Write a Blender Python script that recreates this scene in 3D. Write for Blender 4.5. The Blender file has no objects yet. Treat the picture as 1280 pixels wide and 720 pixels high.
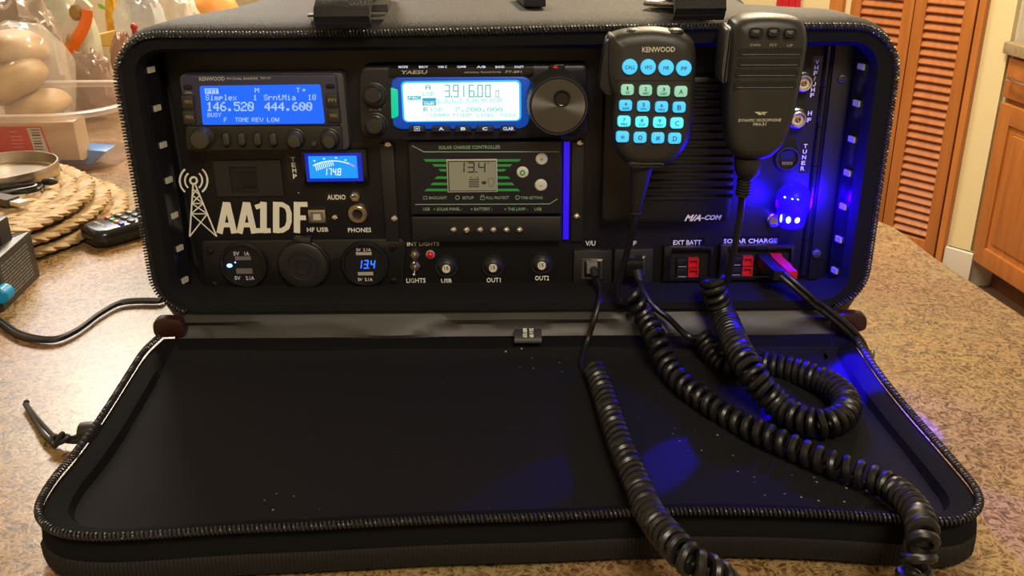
import bpy, bmesh, math, random
from math import sin, cos, pi, radians, sqrt, atan2
from mathutils import Vector, Matrix, noise as mnoise
random.seed(7)
sc = bpy.context.scene
col = sc.collection

# ------------------------------------------------------------------ camera
FPX = 1201.9
PITCH, YAW, ROLL = 0.4098, 0.0140, -0.0136
CAM = Vector((0.0122, -0.6567, 0.3543))
_f = Vector((0, cos(PITCH), -sin(PITCH))); _u = Vector((0, sin(PITCH), cos(PITCH))); _r = Vector((1, 0, 0))
_r2 = _r*cos(ROLL)+_u*sin(ROLL); _u2 = _u*cos(ROLL)-_r*sin(ROLL)
_Z = Matrix.Rotation(YAW, 3, 'Z')
CR, CU, CF = _Z@_r2, _Z@_u2, _Z@_f
cam = bpy.data.cameras.new('camera'); camo = bpy.data.objects.new('camera', cam); col.objects.link(camo)
cam.sensor_width = 36; cam.lens = 36*FPX/1280; cam.clip_start = .02; cam.clip_end = 50
m = Matrix((CR, CU, -CF)).transposed().to_4x4(); m.translation = CAM; camo.matrix_world = m
sc.camera = camo

# ------------------------------------------------------------------ world, lights, exposure
sc.view_settings.view_transform = 'Standard'; sc.view_settings.look = 'None'
sc.view_settings.gamma = 1; sc.view_settings.use_curve_mapping = False
sc.view_settings.exposure = 0.0
w = bpy.data.worlds.new('world'); sc.world = w; w.use_nodes = True
w.node_tree.nodes['Background'].inputs[0].default_value = (1, .93, .82, 1)
w.node_tree.nodes['Background'].inputs[1].default_value = .3
def area(name, loc, target, size, power, color, sy=None):
    l = bpy.data.lights.new(name, 'AREA'); l.energy = power; l.size = size; l.color = color
    if sy: l.shape = 'RECTANGLE'; l.size_y = sy
    o = bpy.data.objects.new(name, l); col.objects.link(o); o.location = loc
    o.rotation_euler = (Vector(target)-Vector(loc)).to_track_quat('-Z', 'Y').to_euler(); return o
WARM = (1, .80, .52)
area('ceiling_lamp_kitchen', (.55, 1.5, 1.42), (.5, 1.35, 0), .5, 66, WARM)
area('ceiling_lamp_left', (-.85, 1.75, 1.42), (-.75, 1.0, 0), .45, 44, (1, .86, .68))
area('added_cool_glare', (-1.3, 2.15, 1.2), (-.3, 0, 0), .55, 7, (.93, .95, 1.0))  # unseen light added for the cool glare on the left of the counter
area('added_counter_glare', (1.12, 2.05, .98), (.36, .2, 0), .22, 4, (1, .86, .62))  # unseen light added for the glare on the right of the counter
area('added_front_fill', (.3, -1.3, 1.42), (.1, -.6, 0), .6, 32, (1, .85, .64))  # unseen fill added in front to brighten the panel and its print

# ------------------------------------------------------------------ from photo to place
def _ray(px, py): return CF + CR*((px-640)/FPX) - CU*((py-360)/FPX)
def PY(px, py, Y):
    d = _ray(px, py); return CAM + d*((Y-CAM.y)/d.y)
def PZ(px, py, Z=0):
    d = _ray(px, py); return CAM + d*((Z-CAM.z)/d.z)
def X2(px, py, Y): p = PY(px, py, Y); return (p.x, p.z)
def hx(px, py, Y): return PY(px+.5, py, Y).x-PY(px-.5, py, Y).x
def hz(px, py, Y): return PY(px, py-.5, Y).z-PY(px, py+.5, Y).z
def RC(x0, y0, x1, y1, Y):
    my, mx = (y0+y1)/2, (x0+x1)/2
    return PY(x0, my, Y).x, PY(mx, y1, Y).z, PY(x1, my, Y).x, PY(mx, y0, Y).z

# ------------------------------------------------------------------ materials
MATS = {}
def mat(name, c=(.5, .5, .5), rough=.5, metal=0, emit=None, es=0, bump=None, var=None, alpha=None, spec=None, coat=0):
    if name in MATS: return MATS[name]
    m = bpy.data.materials.new(name); m.use_nodes = True; nt = m.node_tree; b = nt.nodes['Principled BSDF']
    b.inputs['Base Color'].default_value = (*c, 1); b.inputs['Roughness'].default_value = rough; b.inputs['Metallic'].default_value = metal
    if spec is not None: b.inputs['Specular IOR Level'].default_value = spec
    if coat: b.inputs['Coat Weight'].default_value = coat
    if emit: b.inputs['Emission Color'].default_value = (*emit, 1); b.inputs['Emission Strength'].default_value = es
    tc = nt.nodes.new('ShaderNodeTexCoord')
    if var:
        n = nt.nodes.new('ShaderNodeTexNoise'); n.inputs['Scale'].default_value = var[0]; n.inputs['Detail'].default_value = 4
        r = nt.nodes.new('ShaderNodeValToRGB')
        r.color_ramp.elements[0].position = .3; r.color_ramp.elements[1].position = .7
        r.color_ramp.elements[0].color = (*c, 1); r.color_ramp.elements[1].color = (*var[1], 1)
        nt.links.new(tc.outputs['Object'], n.inputs['Vector']); nt.links.new(n.outputs['Fac'], r.inputs['Fac']); nt.links.new(r.outputs['Color'], b.inputs['Base Color'])
    if bump:
        n = nt.nodes.new('ShaderNodeTexNoise'); n.inputs['Scale'].default_value = bump[0]; n.inputs['Detail'].default_value = 3
        bp = nt.nodes.new('ShaderNodeBump'); bp.inputs['Strength'].default_value = bump[1]; bp.inputs['Distance'].default_value = .001
        nt.links.new(tc.outputs['Object'], n.inputs['Vector']); nt.links.new(n.outputs['Fac'], bp.inputs['Height']); nt.links.new(bp.outputs['Normal'], b.inputs['Normal'])
    if alpha is not None:
        b.inputs['Alpha'].default_value = alpha
    MATS[name] = m; return m
def film(name, c, alpha, rough=.15):
    """thin clear plastic: mostly see-through, glossy on its creases"""
    if name in MATS: return MATS[name]
    m = mat(name, c, rough, alpha=alpha, bump=(35, 1.0)); return m

plastic = mat('black_plastic', (.0075, .0075, .008), .42, bump=(2500, .08))
plastic2 = mat('charcoal_plastic', (.014, .014, .015), .45)
panelm = mat('panel_black', (.005, .005, .006), .5, bump=(1500, .1))
gloss = mat('gloss_black', (.008, .008, .009), .16)
rubber = mat('rubber_black', (.012, .012, .012), .5)
fabric = mat('bag_nylon', (.0055, .0055, .006), .8, bump=(1400, .5), spec=.2)
fabtop = mat('bag_nylon_outside', (.025, .0245, .0245), .62, bump=(1300, .6), spec=.3)
lining = mat('bag_lining', (.010, .010, .011), .85, bump=(900, .5))
vinyl = mat('grey_vinyl', (.035, .034, .030), .5, bump=(60, .2))
zipm = mat('zip_coil', (.020, .020, .021), .42)
white = mat('white_print', (.80, .80, .76), .5)
dimwhite = mat('grey_print', (.42, .42, .40), .5)
cream = mat('vinyl_sticker', (.78, .78, .68), .5)
chrome = mat('chrome', (.75, .73, .70), .25, 1)
nickel = mat('nickel', (.62, .56, .44), .3, 1)
dark = mat('hole_black', (.003, .003, .003), .7)
red = mat('red_plastic', (.55, .012, .012), .4)
silverp = mat('silver_grey_plastic', (.05, .05, .055), .4)

def counter_mat():
    m = bpy.data.materials.new('speckled_laminate'); m.use_nodes = True; nt = m.node_tree; b = nt.nodes['Principled BSDF']; L = nt.links.new
    tc = nt.nodes.new('ShaderNodeTexCoord')
    n1 = nt.nodes.new('ShaderNodeTexNoise'); n1.inputs['Scale'].default_value = 85; n1.inputs['Detail'].default_value = 5; n1.inputs['Distortion'].default_value = 2.8; n1.inputs['Roughness'].default_value = .62
    n2 = nt.nodes.new('ShaderNodeTexNoise'); n2.inputs['Scale'].default_value = 95; n2.inputs['Detail'].default_value = 2.5; n2.inputs['Distortion'].default_value = 2.2
    n3 = nt.nodes.new('ShaderNodeTexNoise'); n3.inputs['Scale'].default_value = 8
    r1 = nt.nodes.new('ShaderNodeValToRGB'); e = r1.color_ramp.elements
    e[0].position = .34; e[0].color = (.045, .020, .008, 1); e[1].position = .68; e[1].color = (.43, .26, .108, 1)
    for p, c in ((.43, (.135, .068, .025, 1)), (.51, (.20, .11, .044, 1)), (.58, (.29, .168, .07, 1))):
        k = e.new(p); k.color = c
    r2 = nt.nodes.new('ShaderNodeValToRGB'); e = r2.color_ramp.elements; e[0].position = .435; e[0].color = (0, 0, 0, 1); e[1].position = .60; e[1].color = (0, 0, 0, 1)
    for p_, v_ in ((.475, 1), (.52, 1)):
        k = e.new(p_); k.color = (v_, v_, v_, 1)
    mx = nt.nodes.new('ShaderNodeMix'); mx.data_type = 'RGBA'; mx.inputs['B'].default_value = (.54, .37, .175, 1)
    ml = nt.nodes.new('ShaderNodeMath'); ml.operation = 'MULTIPLY'; ml.inputs[1].default_value = .62
    mm = nt.nodes.new('ShaderNodeMix'); mm.data_type = 'RGBA'; mm.blend_type = 'MULTIPLY'; mm.inputs['Factor'].default_value = .35
    for n in (n1, n2, n3): L(tc.outputs['Object'], n.inputs['Vector'])
    L(n1.outputs['Fac'], r1.inputs['Fac']); L(n2.outputs['Fac'], r2.inputs['Fac']); L(r2.outputs['Color'], ml.inputs[0]); L(ml.outputs[0], mx.inputs['Factor'])
    L(r1.outputs['Color'], mx.inputs['A']); L(mx.outputs['Result'], mm.inputs['A']); L(n3.outputs['Color'], mm.inputs['B']); L(mm.outputs['Result'], b.inputs['Base Color'])
    bp = nt.nodes.new('ShaderNodeBump'); bp.inputs['Strength'].default_value = .25; bp.inputs['Distance'].default_value = .0006
    L(n1.outputs['Fac'], bp.inputs['Height']); L(bp.outputs['Normal'], b.inputs['Normal'])
    b.inputs['Roughness'].default_value = .33
    return m
def wood_mat(name, c0, c1, rough=.35, sx=(40, 40, 3)):
    m = bpy.data.materials.new(name); m.use_nodes = True; nt = m.node_tree; b = nt.nodes['Principled BSDF']; L = nt.links.new
    tc = nt.nodes.new('ShaderNodeTexCoord'); mp = nt.nodes.new('ShaderNodeMapping'); mp.inputs['Scale'].default_value = sx
    n = nt.nodes.new('ShaderNodeTexNoise'); n.inputs['Scale'].default_value = 1; n.inputs['Detail'].default_value = 5; n.inputs['Distortion'].default_value = .6
    r = nt.nodes.new('ShaderNodeValToRGB'); r.color_ramp.elements[0].color = (*c0, 1); r.color_ramp.elements[1].color = (*c1, 1); r.color_ramp.elements[0].position = .3; r.color_ramp.elements[1].position = .7
    L(tc.outputs['Object'], mp.inputs[0]); L(mp.outputs[0], n.inputs['Vector']); L(n.outputs['Fac'], r.inputs['Fac']); L(r.outputs['Color'], b.inputs['Base Color']); b.inputs['Roughness'].default_value = rough
    return m
def lint_mat():
    """black lining of the flap with a few specks of lint"""
    m = bpy.data.materials.new('flap_lining_cloth'); m.use_nodes = True; nt = m.node_tree; b = nt.nodes['Principled BSDF']; L = nt.links.new
    tc = nt.nodes.new('ShaderNodeTexCoord')
    v = nt.nodes.new('ShaderNodeTexVoronoi'); v.voronoi_dimensions = '2D'; v.inputs['Scale'].default_value = 75
    r = nt.nodes.new('ShaderNodeValToRGB'); r.color_ramp.elements[0].position = .028; r.color_ramp.elements[0].color = (1, 1, 1, 1); r.color_ramp.elements[1].position = .06; r.color_ramp.elements[1].color = (0, 0, 0, 1)
    n = nt.nodes.new('ShaderNodeTexNoise'); n.inputs['Scale'].default_value = 17; n.inputs['Detail'].default_value = 3
    r2 = nt.nodes.new('ShaderNodeValToRGB'); r2.color_ramp.elements[0].position = .60; r2.color_ramp.elements[0].color = (0, 0, 0, 1); r2.color_ramp.elements[1].position = .72
    mu = nt.nodes.new('ShaderNodeMath'); mu.operation = 'MULTIPLY'
    mx = nt.nodes.new('ShaderNodeMix'); mx.data_type = 'RGBA'; mx.inputs['B'].default_value = (.5, .5, .48, 1); mx.inputs['A'].default_value = (.0046, .0046, .0062, 1)
    L(tc.outputs['Object'], v.inputs['Vector']); L(tc.outputs['Object'], n.inputs['Vector']); L(v.outputs['Distance'], r.inputs['Fac']); L(n.outputs['Fac'], r2.inputs['Fac'])
    L(r.outputs['Color'], mu.inputs[0]); L(r2.outputs['Color'], mu.inputs[1]); L(mu.outputs[0], mx.inputs['Factor']); L(mx.outputs['Result'], b.inputs['Base Color'])
    b.inputs['Roughness'].default_value = .9; b.inputs['Specular IOR Level'].default_value = .25
    nb = nt.nodes.new('ShaderNodeTexNoise'); nb.inputs['Scale'].default_value = 700
    bp = nt.nodes.new('ShaderNodeBump'); bp.inputs['Strength'].default_value = .4; bp.inputs['Distance'].default_value = .0006
    L(tc.outputs['Object'], nb.inputs['Vector']); L(nb.outputs['Fac'], bp.inputs['Height']); L(bp.outputs['Normal'], b.inputs['Normal'])
    return m
def emis(name, c, s=1, base=(.01, .01, .01), rough=.3):
    return mat(name, base, rough, emit=c, es=s)

# ------------------------------------------------------------------ mesh builder
def cr_spline(pts, n=8, closed=False):
    P = [Vector(p) for p in pts]; out = []; N = len(P)
    rng = range(N if closed else N-1)
    for i in rng:
        a = P[(i-1) % N] if (closed or i > 0) else P[0]*2-P[1]
        b, c = P[i], P[(i+1) % N]
        d = P[(i+2) % N] if (closed or i+2 < N) else P[-1]*2-P[-2]
        for k in range(n):
            t = k/n
            out.append(.5*((2*b)+(c-a)*t+(2*a-5*b+4*c-d)*t*t+(3*b-a-3*c+d)*t**3))
    if not closed: out.append(P[-1])
    return out
def resample(pts, step=None, n=None):
    P = [Vector(p) for p in pts]; L = [0]
    for a, b in zip(P, P[1:]): L.append(L[-1]+(b-a).length)
    if n is None: n = max(2, int(L[-1]/step)+1)
    out = []; j = 0
    for i in range(n):
        s = L[-1]*i/(n-1)
        while j < len(P)-2 and L[j+1] < s: j += 1
        t = (s-L[j])/max(1e-12, L[j+1]-L[j]); out.append(P[j].lerp(P[j+1], min(1, max(0, t))))
    return out, L[-1]
def frames(P):
    T = [(P[min(i+1, len(P)-1)]-P[max(i-1, 0)]).normalized() for i in range(len(P))]
    ref = Vector((0, 0, 1)) if abs(T[0].z) < .9 else Vector((1, 0, 0))
    N = [(ref-T[0]*ref.dot(T[0])).normalized()]
    for i in range(1, len(P)):
        v = N[-1]-T[i]*N[-1].dot(T[i]); N.append(v.normalized() if v.length > 1e-9 else N[-1])
    return T, N, [T[i].cross(N[i]) for i in range(len(P))]
def offset2(pts, d):
    """offset a closed 2-d outline inwards (pts counter-clockwise)"""
    n = len(pts); out = []
    for i in range(n):
        a, b, c = pts[i-1], pts[i], pts[(i+1) % n]
        e1 = Vector((b[0]-a[0], b[1]-a[1])); e2 = Vector((c[0]-b[0], c[1]-b[1]))
        if e1.length < 1e-9: e1 = e2.copy()
        if e2.length < 1e-9: e2 = e1.copy()
        e1.normalize(); e2.normalize()
        nn = Vector((-(e1.y+e2.y), e1.x+e2.x))
        if nn.length < 1e-6: out.append(Vector(b)); continue
        nn.normalize(); c_ = max(.5, nn.dot(Vector((-e1.y, e1.x))))
        out.append(Vector((b[0]+nn.x*d/c_, b[1]+nn.y*d/c_)))
    return out
def ccw(pts):
    a = sum(pts[i-1][0]*pts[i][1]-pts[i][0]*pts[i-1][1] for i in range(len(pts)))
    return list(pts) if a > 0 else list(pts)[::-1]
def rrect(x0, z0, x1, z1, r, n=5):
    r = min(r, (x1-x0)/2.001, (z1-z0)/2.001); out = []
    for cx, cz, a0 in ((x1-r, z1-r, 0), (x0+r, z1-r, 90), (x0+r, z0+r, 180), (x1-r, z0+r, 270)):
        for k in range(n+1):
            a = radians(a0+90*k/n); out.append((cx+r*cos(a), cz+r*sin(a)))
    return out
def circ(cx, cz, r, n=24, rz=None): return [(cx+r*cos(2*pi*k/n), cz+(rz or r)*sin(2*pi*k/n)) for k in range(n)]
def rpoly(pts, r, n=4):
    pts = ccw(pts); out = []; N = len(pts)
    for i in range(N):
        a, b, c = Vector(pts[i-1]), Vector(pts[i]), Vector(pts[(i+1) % N])
        u, v = (a-b), (c-b); rr = min(r, u.length*.45, v.length*.45); p, q_ = b+u.normalized()*rr, b+v.normalized()*rr
        for k in range(n+1):
            t = k/n; out.append(((1-t)**2*p+2*t*(1-t)*b+t*t*q_)[:])
    return out
class M:
    def __init__(s, xf=None): s.v = []; s.f = []; s.xf = xf
    def add(s, V, F):
        o = len(s.v); s.v += [(s.xf@Vector(p)) if s.xf else Vector(p) for p in V]; s.f += [tuple(i+o for i in f) for f in F]; return s
    def loft(s, rings, cap0=True, cap1=True, closed=True):
        n = len(rings[0]); V = [p for r in rings for p in r]; F = []
        for i in range(len(rings)-1):
            for k in range(n if closed else n-1):
                k2 = (k+1) % n; F.append((i*n+k, i*n+k2, (i+1)*n+k2, (i+1)*n+k))
        if cap0: F.append(tuple(range(n))[::-1])
        if cap1: F.append(tuple(range((len(rings)-1)*n, len(rings)*n)))
        return s.add(V, F)
    def prism(s, pts, y0, y1, bev=0, ax='y', bev2=0):
        """outline in (x,z) extruded along y from its front y0 to its back y1; ax='z': outline in (x,y), along z"""
        pts = ccw(pts); sg = 1 if y1 > y0 else -1
        mp = (lambda p, w: (p[0], w, p[1])) if ax == 'y' else ((lambda p, w: (p[0], p[1], w)) if ax == 'z' else (lambda p, w: (w, p[0], p[1])))
        R = []
        if bev:
            q_ = offset2(pts, bev); h = offset2(pts, bev*.3)
            R += [[mp(p, y0) for p in q_], [mp(p, y0+sg*bev*.3) for p in h], [mp(p, y0+sg*bev) for p in pts]]
        else: R.append([mp(p, y0) for p in pts])
        if bev2: R += [[mp(p, y1-sg*bev2) for p in pts], [mp(p, y1) for p in offset2(pts, bev2)]]
        else: R.append([mp(p, y1) for p in pts])
        return s.loft(R)
    def box(s, x0, y0, z0, x1, y1, z1, bev=0, r=0):
        return s.prism(rrect(x0, z0, x1, z1, r, 3) if r else [(x0, z0), (x1, z0), (x1, z1), (x0, z1)], y0, y1, bev, bev2=bev)
    def lathe(s, prof, c, ax='y', n=28):
        """profile (radius, distance); ax 'y': distance grows towards the viewer (-y) from c; 'z': upwards"""
        R = []
        for r, w in prof:
            if ax == 'y': R.append([(c[0]+r*cos(2*pi*k/n), c[1]-w, c[2]+r*sin(2*pi*k/n)) for k in range(n)])
            elif ax == 'z': R.append([(c[0]+r*cos(2*pi*k/n), c[1]+r*sin(2*pi*k/n), c[2]+w) for k in range(n)])
            else: R.append([(c[0]+w, c[1]+r*cos(2*pi*k/n), c[2]+r*sin(2*pi*k/n)) for k in range(n)])
        return s.loft(R)
    def tube(s, pts, r, n=8, cap=True, closed=False, flat=1):
        P = [Vector(p) for p in pts]
        if closed: P = P+[P[0]]
        T, N, B = frames(P); R = []
        for i, p in enumerate(P):
            rr = r(i/(len(P)-1)) if callable(r) else r
            R.append([p+N[i]*rr*flat*cos(2*pi*k/n)+B[i]*rr*sin(2*pi*k/n) for k in range(n)])
        return s.loft(R, cap, cap)
    def helix(s, pts, R, r, pitch, n=6, seg=12, sq=1, ph=0):
        P, L = resample(pts, n=4000); T, N, B = frames(P); turns = L/pitch; K = int(turns*seg); out = []
        for i in range(K+1):
            j = min(len(P)-1, int(i/K*(len(P)-1))); a = 2*pi*turns*i/K+ph
            out.append(P[j]+N[j]*R*sq*cos(a)+B[j]*R*sin(a))
        return s.tube(out, r, n)
    def sphere(s, c, rx, ry=None, rz=None, n=16, m_=10):
        ry = ry or rx; rz = rz or rx; R = []
        for i in range(m_+1):
            a = -pi/2+pi*i/m_; ca = max(.02, cos(a)); R.append([(c[0]+rx*ca*cos(2*pi*k/n), c[1]+ry*ca*sin(2*pi*k/n), c[2]+rz*sin(a)) for k in range(n)])
        return s.loft(R)
    def merge(s, o): return s.add(o.v, o.f)
_tc = {}
def _text(t, bold):
    k = (t, bold)
    if k not in _tc:
        cu = bpy.data.curves.new('t', 'FONT'); cu.body = t; cu.size = 1; cu.extrude = .02; cu.offset = bold; cu.resolution_u = 2
        o = bpy.data.objects.new('t', cu); col.objects.link(o); bpy.context.view_layer.update()
        me = bpy.data.meshes.new_from_object(o.evaluated_get(bpy.context.evaluated_depsgraph_get()))
        V = [v.co.copy() for v in me.vertices]; F = [tuple(p.vertices) for p in me.polygons]
        bpy.data.objects.remove(o); bpy.data.curves.remove(cu); bpy.data.meshes.remove(me)
        _tc[k] = (V, F)
    return _tc[k]
def txt(mb, t, px, py, wpx, hpx, Y, bold=.0, rot=0, th=.0003, slant=0):
    """raised print centred on photo point (px,py), wpx wide and hpx tall, on the plane y=Y"""
    V, F = _text(t, bold)
    x0, x1 = min(v.x for v in V), max(v.x for v in V); z0, z1 = min(v.y for v in V), max(v.y for v in V)
    if t.upper() == t and not set(t) & set(',/()|') : pass
    c = X2(px, py, Y); w_ = wpx*hx(px, py, Y); h_ = hpx*hz(px, py, Y); out = []
    ca, sa = cos(rot), sin(rot)
    if abs(sa) > .9: w_ = wpx*hz(px, py, Y); h_ = hpx*hx(px, py, Y)
    for v in V:
        a = ((v.x-x0)/(x1-x0)-.5)*w_; b = ((v.y-z0)/(z1-z0)-.5)*h_; a += slant*b
        out.append((c[0]+a*ca-b*sa, Y-(th if v.z > 0 else -th*.3), c[1]+a*sa+b*ca))
    mb.add(out, F)
def vtxt(mb, t, px0, py0, px1, py1, w_, h_, Y, bold=.02):
    for i, ch in enumerate(t):
        k = i/max(1, len(t)-1); txt(mb, ch, px0+(px1-px0)*k, py0+(py1-py0)*k, w_*(.35 if ch in '/I' else 1), h_, Y, bold)
F57 = {'0':'0E11191513110E','1':'040C040404040E','2':'0E11010608101F','3':'0E11010E01110E','4':'02060A121F0202','5':'1F101E0101110E','6':'0608101E11110E','7':'1F010204080808','8':'0E11110E11110E',
 '.':'00000000000C0C','S':'0E11100E01110E','i':'04000C0404040E','m':'00001A15151515','p':'00001E111E1010','l':'0C04040404040E','e':'00000E111F100E','x':'0000110A040A11','r':'00001619101010','n':'00001619111111',
 't':'08081C0808090' + '6','M':'111B1515111111','a':'00000E010F110F','B':'1E11111E11111E','U':'1111111111110E','Y':'11110A04040404','F':'1F10101E101010','T':'1F040404040404','O':'0E11111111110E','N':'11191513111111',
 'E':'1F10101E10101F','R':'1E11111E141211','V':'11111111110A04','L':'1010101010101F','W':'1111111515150A','P':'1E11111E101010','+':'0004041F040400','I':'0E04040404040E','A':'0E11111F111111','C':'0E11101010110E','H':'1111111F111111','D':'1E11111111111E','Q':'0E11111115120D','X':'11110A040A1111','K':'11121418141211',' ':'0'*14}
def dots(mb, t, px0, px1, py, hpx, Y, fat=1.0, th=.0003):
    """dot-matrix characters between photo x px0..px1, centred on py"""
    n = len(t)*6-1; cw = (px1-px0)/n; chh = hpx/7
    for i, ch in enumerate(t):
        h = F57.get(ch, F57[' '])
        for r in range(7):
            b = int(h[2*r:2*r+2], 16); k = 0
            while k < 5:
                if b >> (4-k) & 1:
                    e = k
                    while e+1 < 5 and b >> (4-e-1) & 1: e += 1
                    X0 = px0+(i*6+k)*cw; X1 = px0+(i*6+e+1)*cw
                    a, b0, c, d = RC(X0-cw*.05*fat, py-hpx/2+r*chh, X1+cw*.05*fat, py-hpx/2+(r+1)*chh, Y)
                    mb.add([(a, Y-th, b0), (c, Y-th, b0), (c, Y-th, d), (a, Y-th, d)], [(0, 1, 2, 3)]); k = e+1
                else: k += 1
SEG = {'0':'abcdef','1':'bc','2':'abged','3':'abgcd','4':'fgbc','5':'afgcd','6':'afgedc','7':'abc','8':'abcdefg','9':'abcdfg'}
def seg7(mb, t, px0, py0, wpx, hpx, gap, Y, tk=.2, th=.0003, slant=.06, one=0):
    x = px0
    for ch in t:
        if ch == '.':
            a, b, c, d = RC(x-gap*.6, py0+hpx*.88, x+gap*.05, py0+hpx, Y); mb.add([(a, Y-th, b), (c, Y-th, b), (c, Y-th, d), (a, Y-th, d)], [(0, 1, 2, 3)]); x += gap*.35; continue
        k = tk*wpx
        S = {'a': (k*.5, 0, wpx-k*.5, k), 'd': (k*.5, hpx-k, wpx-k*.5, hpx), 'g': (k*.5, hpx/2-k/2, wpx-k*.5, hpx/2+k/2), 'f': (0, k*.4, k, hpx/2-k*.2), 'b': (wpx-k, k*.4, wpx, hpx/2-k*.2), 'e': (0, hpx/2+k*.2, k, hpx-k*.4), 'c': (wpx-k, hpx/2+k*.2, wpx, hpx-k*.4)}
        for s_ in SEG[ch]:
            u0, v0, u1, v1 = S[s_]; q_ = []
            for u, v in ((u0, v1), (u1, v1), (u1, v0), (u0, v0)):
                p = X2(x+u+slant*(hpx-v)-(one*wpx if ch == '1' else 0), py0+v, Y); q_.append((p[0], Y-th, p[1]))
            mb.add(q_, [(0, 1, 2, 3)])
        x += wpx+gap

def mesh_obj(name, mb, mt, org, ang=40):
    me = bpy.data.meshes.new(name); me.from_pydata([tuple(v-org) for v in mb.v], [], mb.f)
    bm = bmesh.new(); bm.from_mesh(me); bmesh.ops.recalc_face_normals(bm, faces=bm.faces); bm.to_mesh(me); bm.free()
    me.shade_smooth(); me.set_sharp_from_angle(angle=radians(ang)); me.materials.append(mt)
    o = bpy.data.objects.new(name, me); col.objects.link(o); return o
def thing(name, label, cat, loc, group=None):
    o = bpy.data.objects.new(name, None); col.objects.link(o); o.location = loc; o.empty_display_size = .01
    o['label'] = label; o['category'] = cat
    if group: o['group'] = group
    return o
def org_of(o):
    v = Vector(o.location)
    while o.parent: o = o.parent; v += Vector(o.location)
    return v
def part(name, mb, mt, parent, label=None, ang=40):
    o = mesh_obj(name, mb, mt, org_of(parent), ang); o.parent = parent
    if label: o['label'] = label
    return o
def solo(name, mb, mt, label, cat, loc=None, group=None, ang=40):
    if loc is None:
        loc = Vector((sum(v.x for v in mb.v)/len(mb.v), sum(v.y for v in mb.v)/len(mb.v), min(v.z for v in mb.v)))
    o = mesh_obj(name, mb, mt, Vector(loc), ang); o.location = loc; o['label'] = label; o['category'] = cat
    if group: o['group'] = group
    return o
def struct(name, mb, mt, ang=40):
    o = mesh_obj(name, mb, mt, Vector((0, 0, 0)), ang); o['kind'] = 'structure'; return o
def dup(root, loc, label=None, group=None):
    r = root.copy(); col.objects.link(r); r.location = loc
    if label: r['label'] = label
    if group: r['group'] = group
    for ch in list(root.children):
        c = ch.copy(); col.objects.link(c); c.parent = r
        for g in ch.children:
            d = g.copy(); col.objects.link(d); d.parent = c
    return r

# ================================================================== the setting: kitchen
FLOOR, CEIL = -.91, 1.5
floor_m = mat('floor_tile', (.20, .13, .08), .4); yellow_m = mat('yellow_wall_paint', (.68, .60, .36), .6)
wall_m = mat('cream_wall_paint', (.60, .52, .36), .6); ceil_m = mat('ceiling_paint', (.75, .72, .65), .7); white_m = mat('white_gloss_paint', (.62, .60, .54), .4)
orange_wood = wood_mat('orange_oak', (.36, .125, .028), (.48, .18, .045))
door_wood = wood_mat('door_pine', (.36, .125, .045), (.47, .18, .07))
J = Vector((1.385, 2.311)); DD = Vector((-sin(radians(40)), cos(radians(40)))); DN = Vector((-DD.y, DD.x))   # DN points to the room
if DN.y > 0: DN = -DN
CC = Vector((1.4436, 2.2331)); DC = Vector((-sin(radians(8)), cos(radians(8)))); DP = Vector((DC.y, -DC.x))
def plan(p, n_, a): return p+DD*a+DN*n_
def wall(name, a, b, z0, z1, th, mt):
    a, b = Vector(a), Vector(b); n = Vector((b.y-a.y, a.x-b.x)).normalized()*th
    mb = M(); mb.prism([a[:], b[:], (b+n)[:], (a+n)[:]], z0, z1, ax='z'); return struct(name, mb, mt)
mb = M(); mb.box(-2.2, -2.8, FLOOR-.05, 3.2, 3.9, FLOOR); struct('floor', mb, floor_m)
mb = M(); mb.box(-2.2, -2.8, CEIL, 3.2, 3.9, CEIL+.05); struct('ceiling', mb, ceil_m)
W1 = J+DD*1.6
wall('wall_pantry', CC, W1, FLOOR, CEIL, .1, yellow_m)
wall('wall_back', W1+DD*.02, (-1.9, W1.y), FLOOR, CEIL, .1, wall_m)
wall('wall_left', (-1.9, W1.y), (-1.9, -2.4), FLOOR, CEIL, .1, wall_m)
RB = CC+DP*.62; RF = RB-DC*((RB.y+2.4)/DC.y)
wall('wall_front', (-1.9, -2.4), RF, FLOOR, CEIL, .1, wall_m)
wall('wall_right', RF, RB, FLOOR, CEIL, .1, white_m)
wall('wall_end', RB, CC+DP*.02, FLOOR, CEIL, .1, white_m)
def slab(mb, p0, a0, a1, z0, z1, n0, n1, d=DD, n=None, bev=0):
    n = n or DN
    q_ = [(p0+d*a0+n*n0)[:], (p0+d*a1+n*n0)[:], (p0+d*a1+n*n1)[:], (p0+d*a0+n*n1)[:]]
    mb.prism(q_, z0, z1, bev, ax='z', bev2=bev)
# louvred bifold door
dr = bpy.data.objects.new('door_1', None); col.objects.link(dr); dr.location = (J.x, J.y, FLOOR); dr['kind'] = 'structure'
ZT = 1.10
def leaf(a0, a1, lab):
    fr = M(); st = .036
    slab(fr, J, a0, a0+st, FLOOR+.012, ZT, .004, .036, bev=.002); slab(fr, J, a1-st, a1, FLOOR+.012, ZT, .004, .036, bev=.002)
    for z0, z1 in ((FLOOR+.012, FLOOR+.13), (.12, .19), (ZT-.08, ZT)): slab(fr, J, a0+st, a1-st, z0, z1, .004, .036, bev=.002)
    f = part('door_leaf', fr, orange_wood, dr, lab)
    sl = M(); z = FLOOR+.14
    while z < ZT-.1:
        if not .095 < z < .19:
            A, B = J+DD*(a0+st), J+DD*(a1-st); R = []
            for p in (A, B):
                R.append([(*(p+DN*.032)[:], z), (*(p+DN*.034)[:], z+.004), (*(p+DN*.012)[:], z+.031), (*(p+DN*.009)[:], z+.028)])
            sl.loft(R)
        z += .0262
    part('louver_slats', sl, door_wood, f)
    return f
leaf(.004, .196, None); leaf(.200, .418, None)
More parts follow.
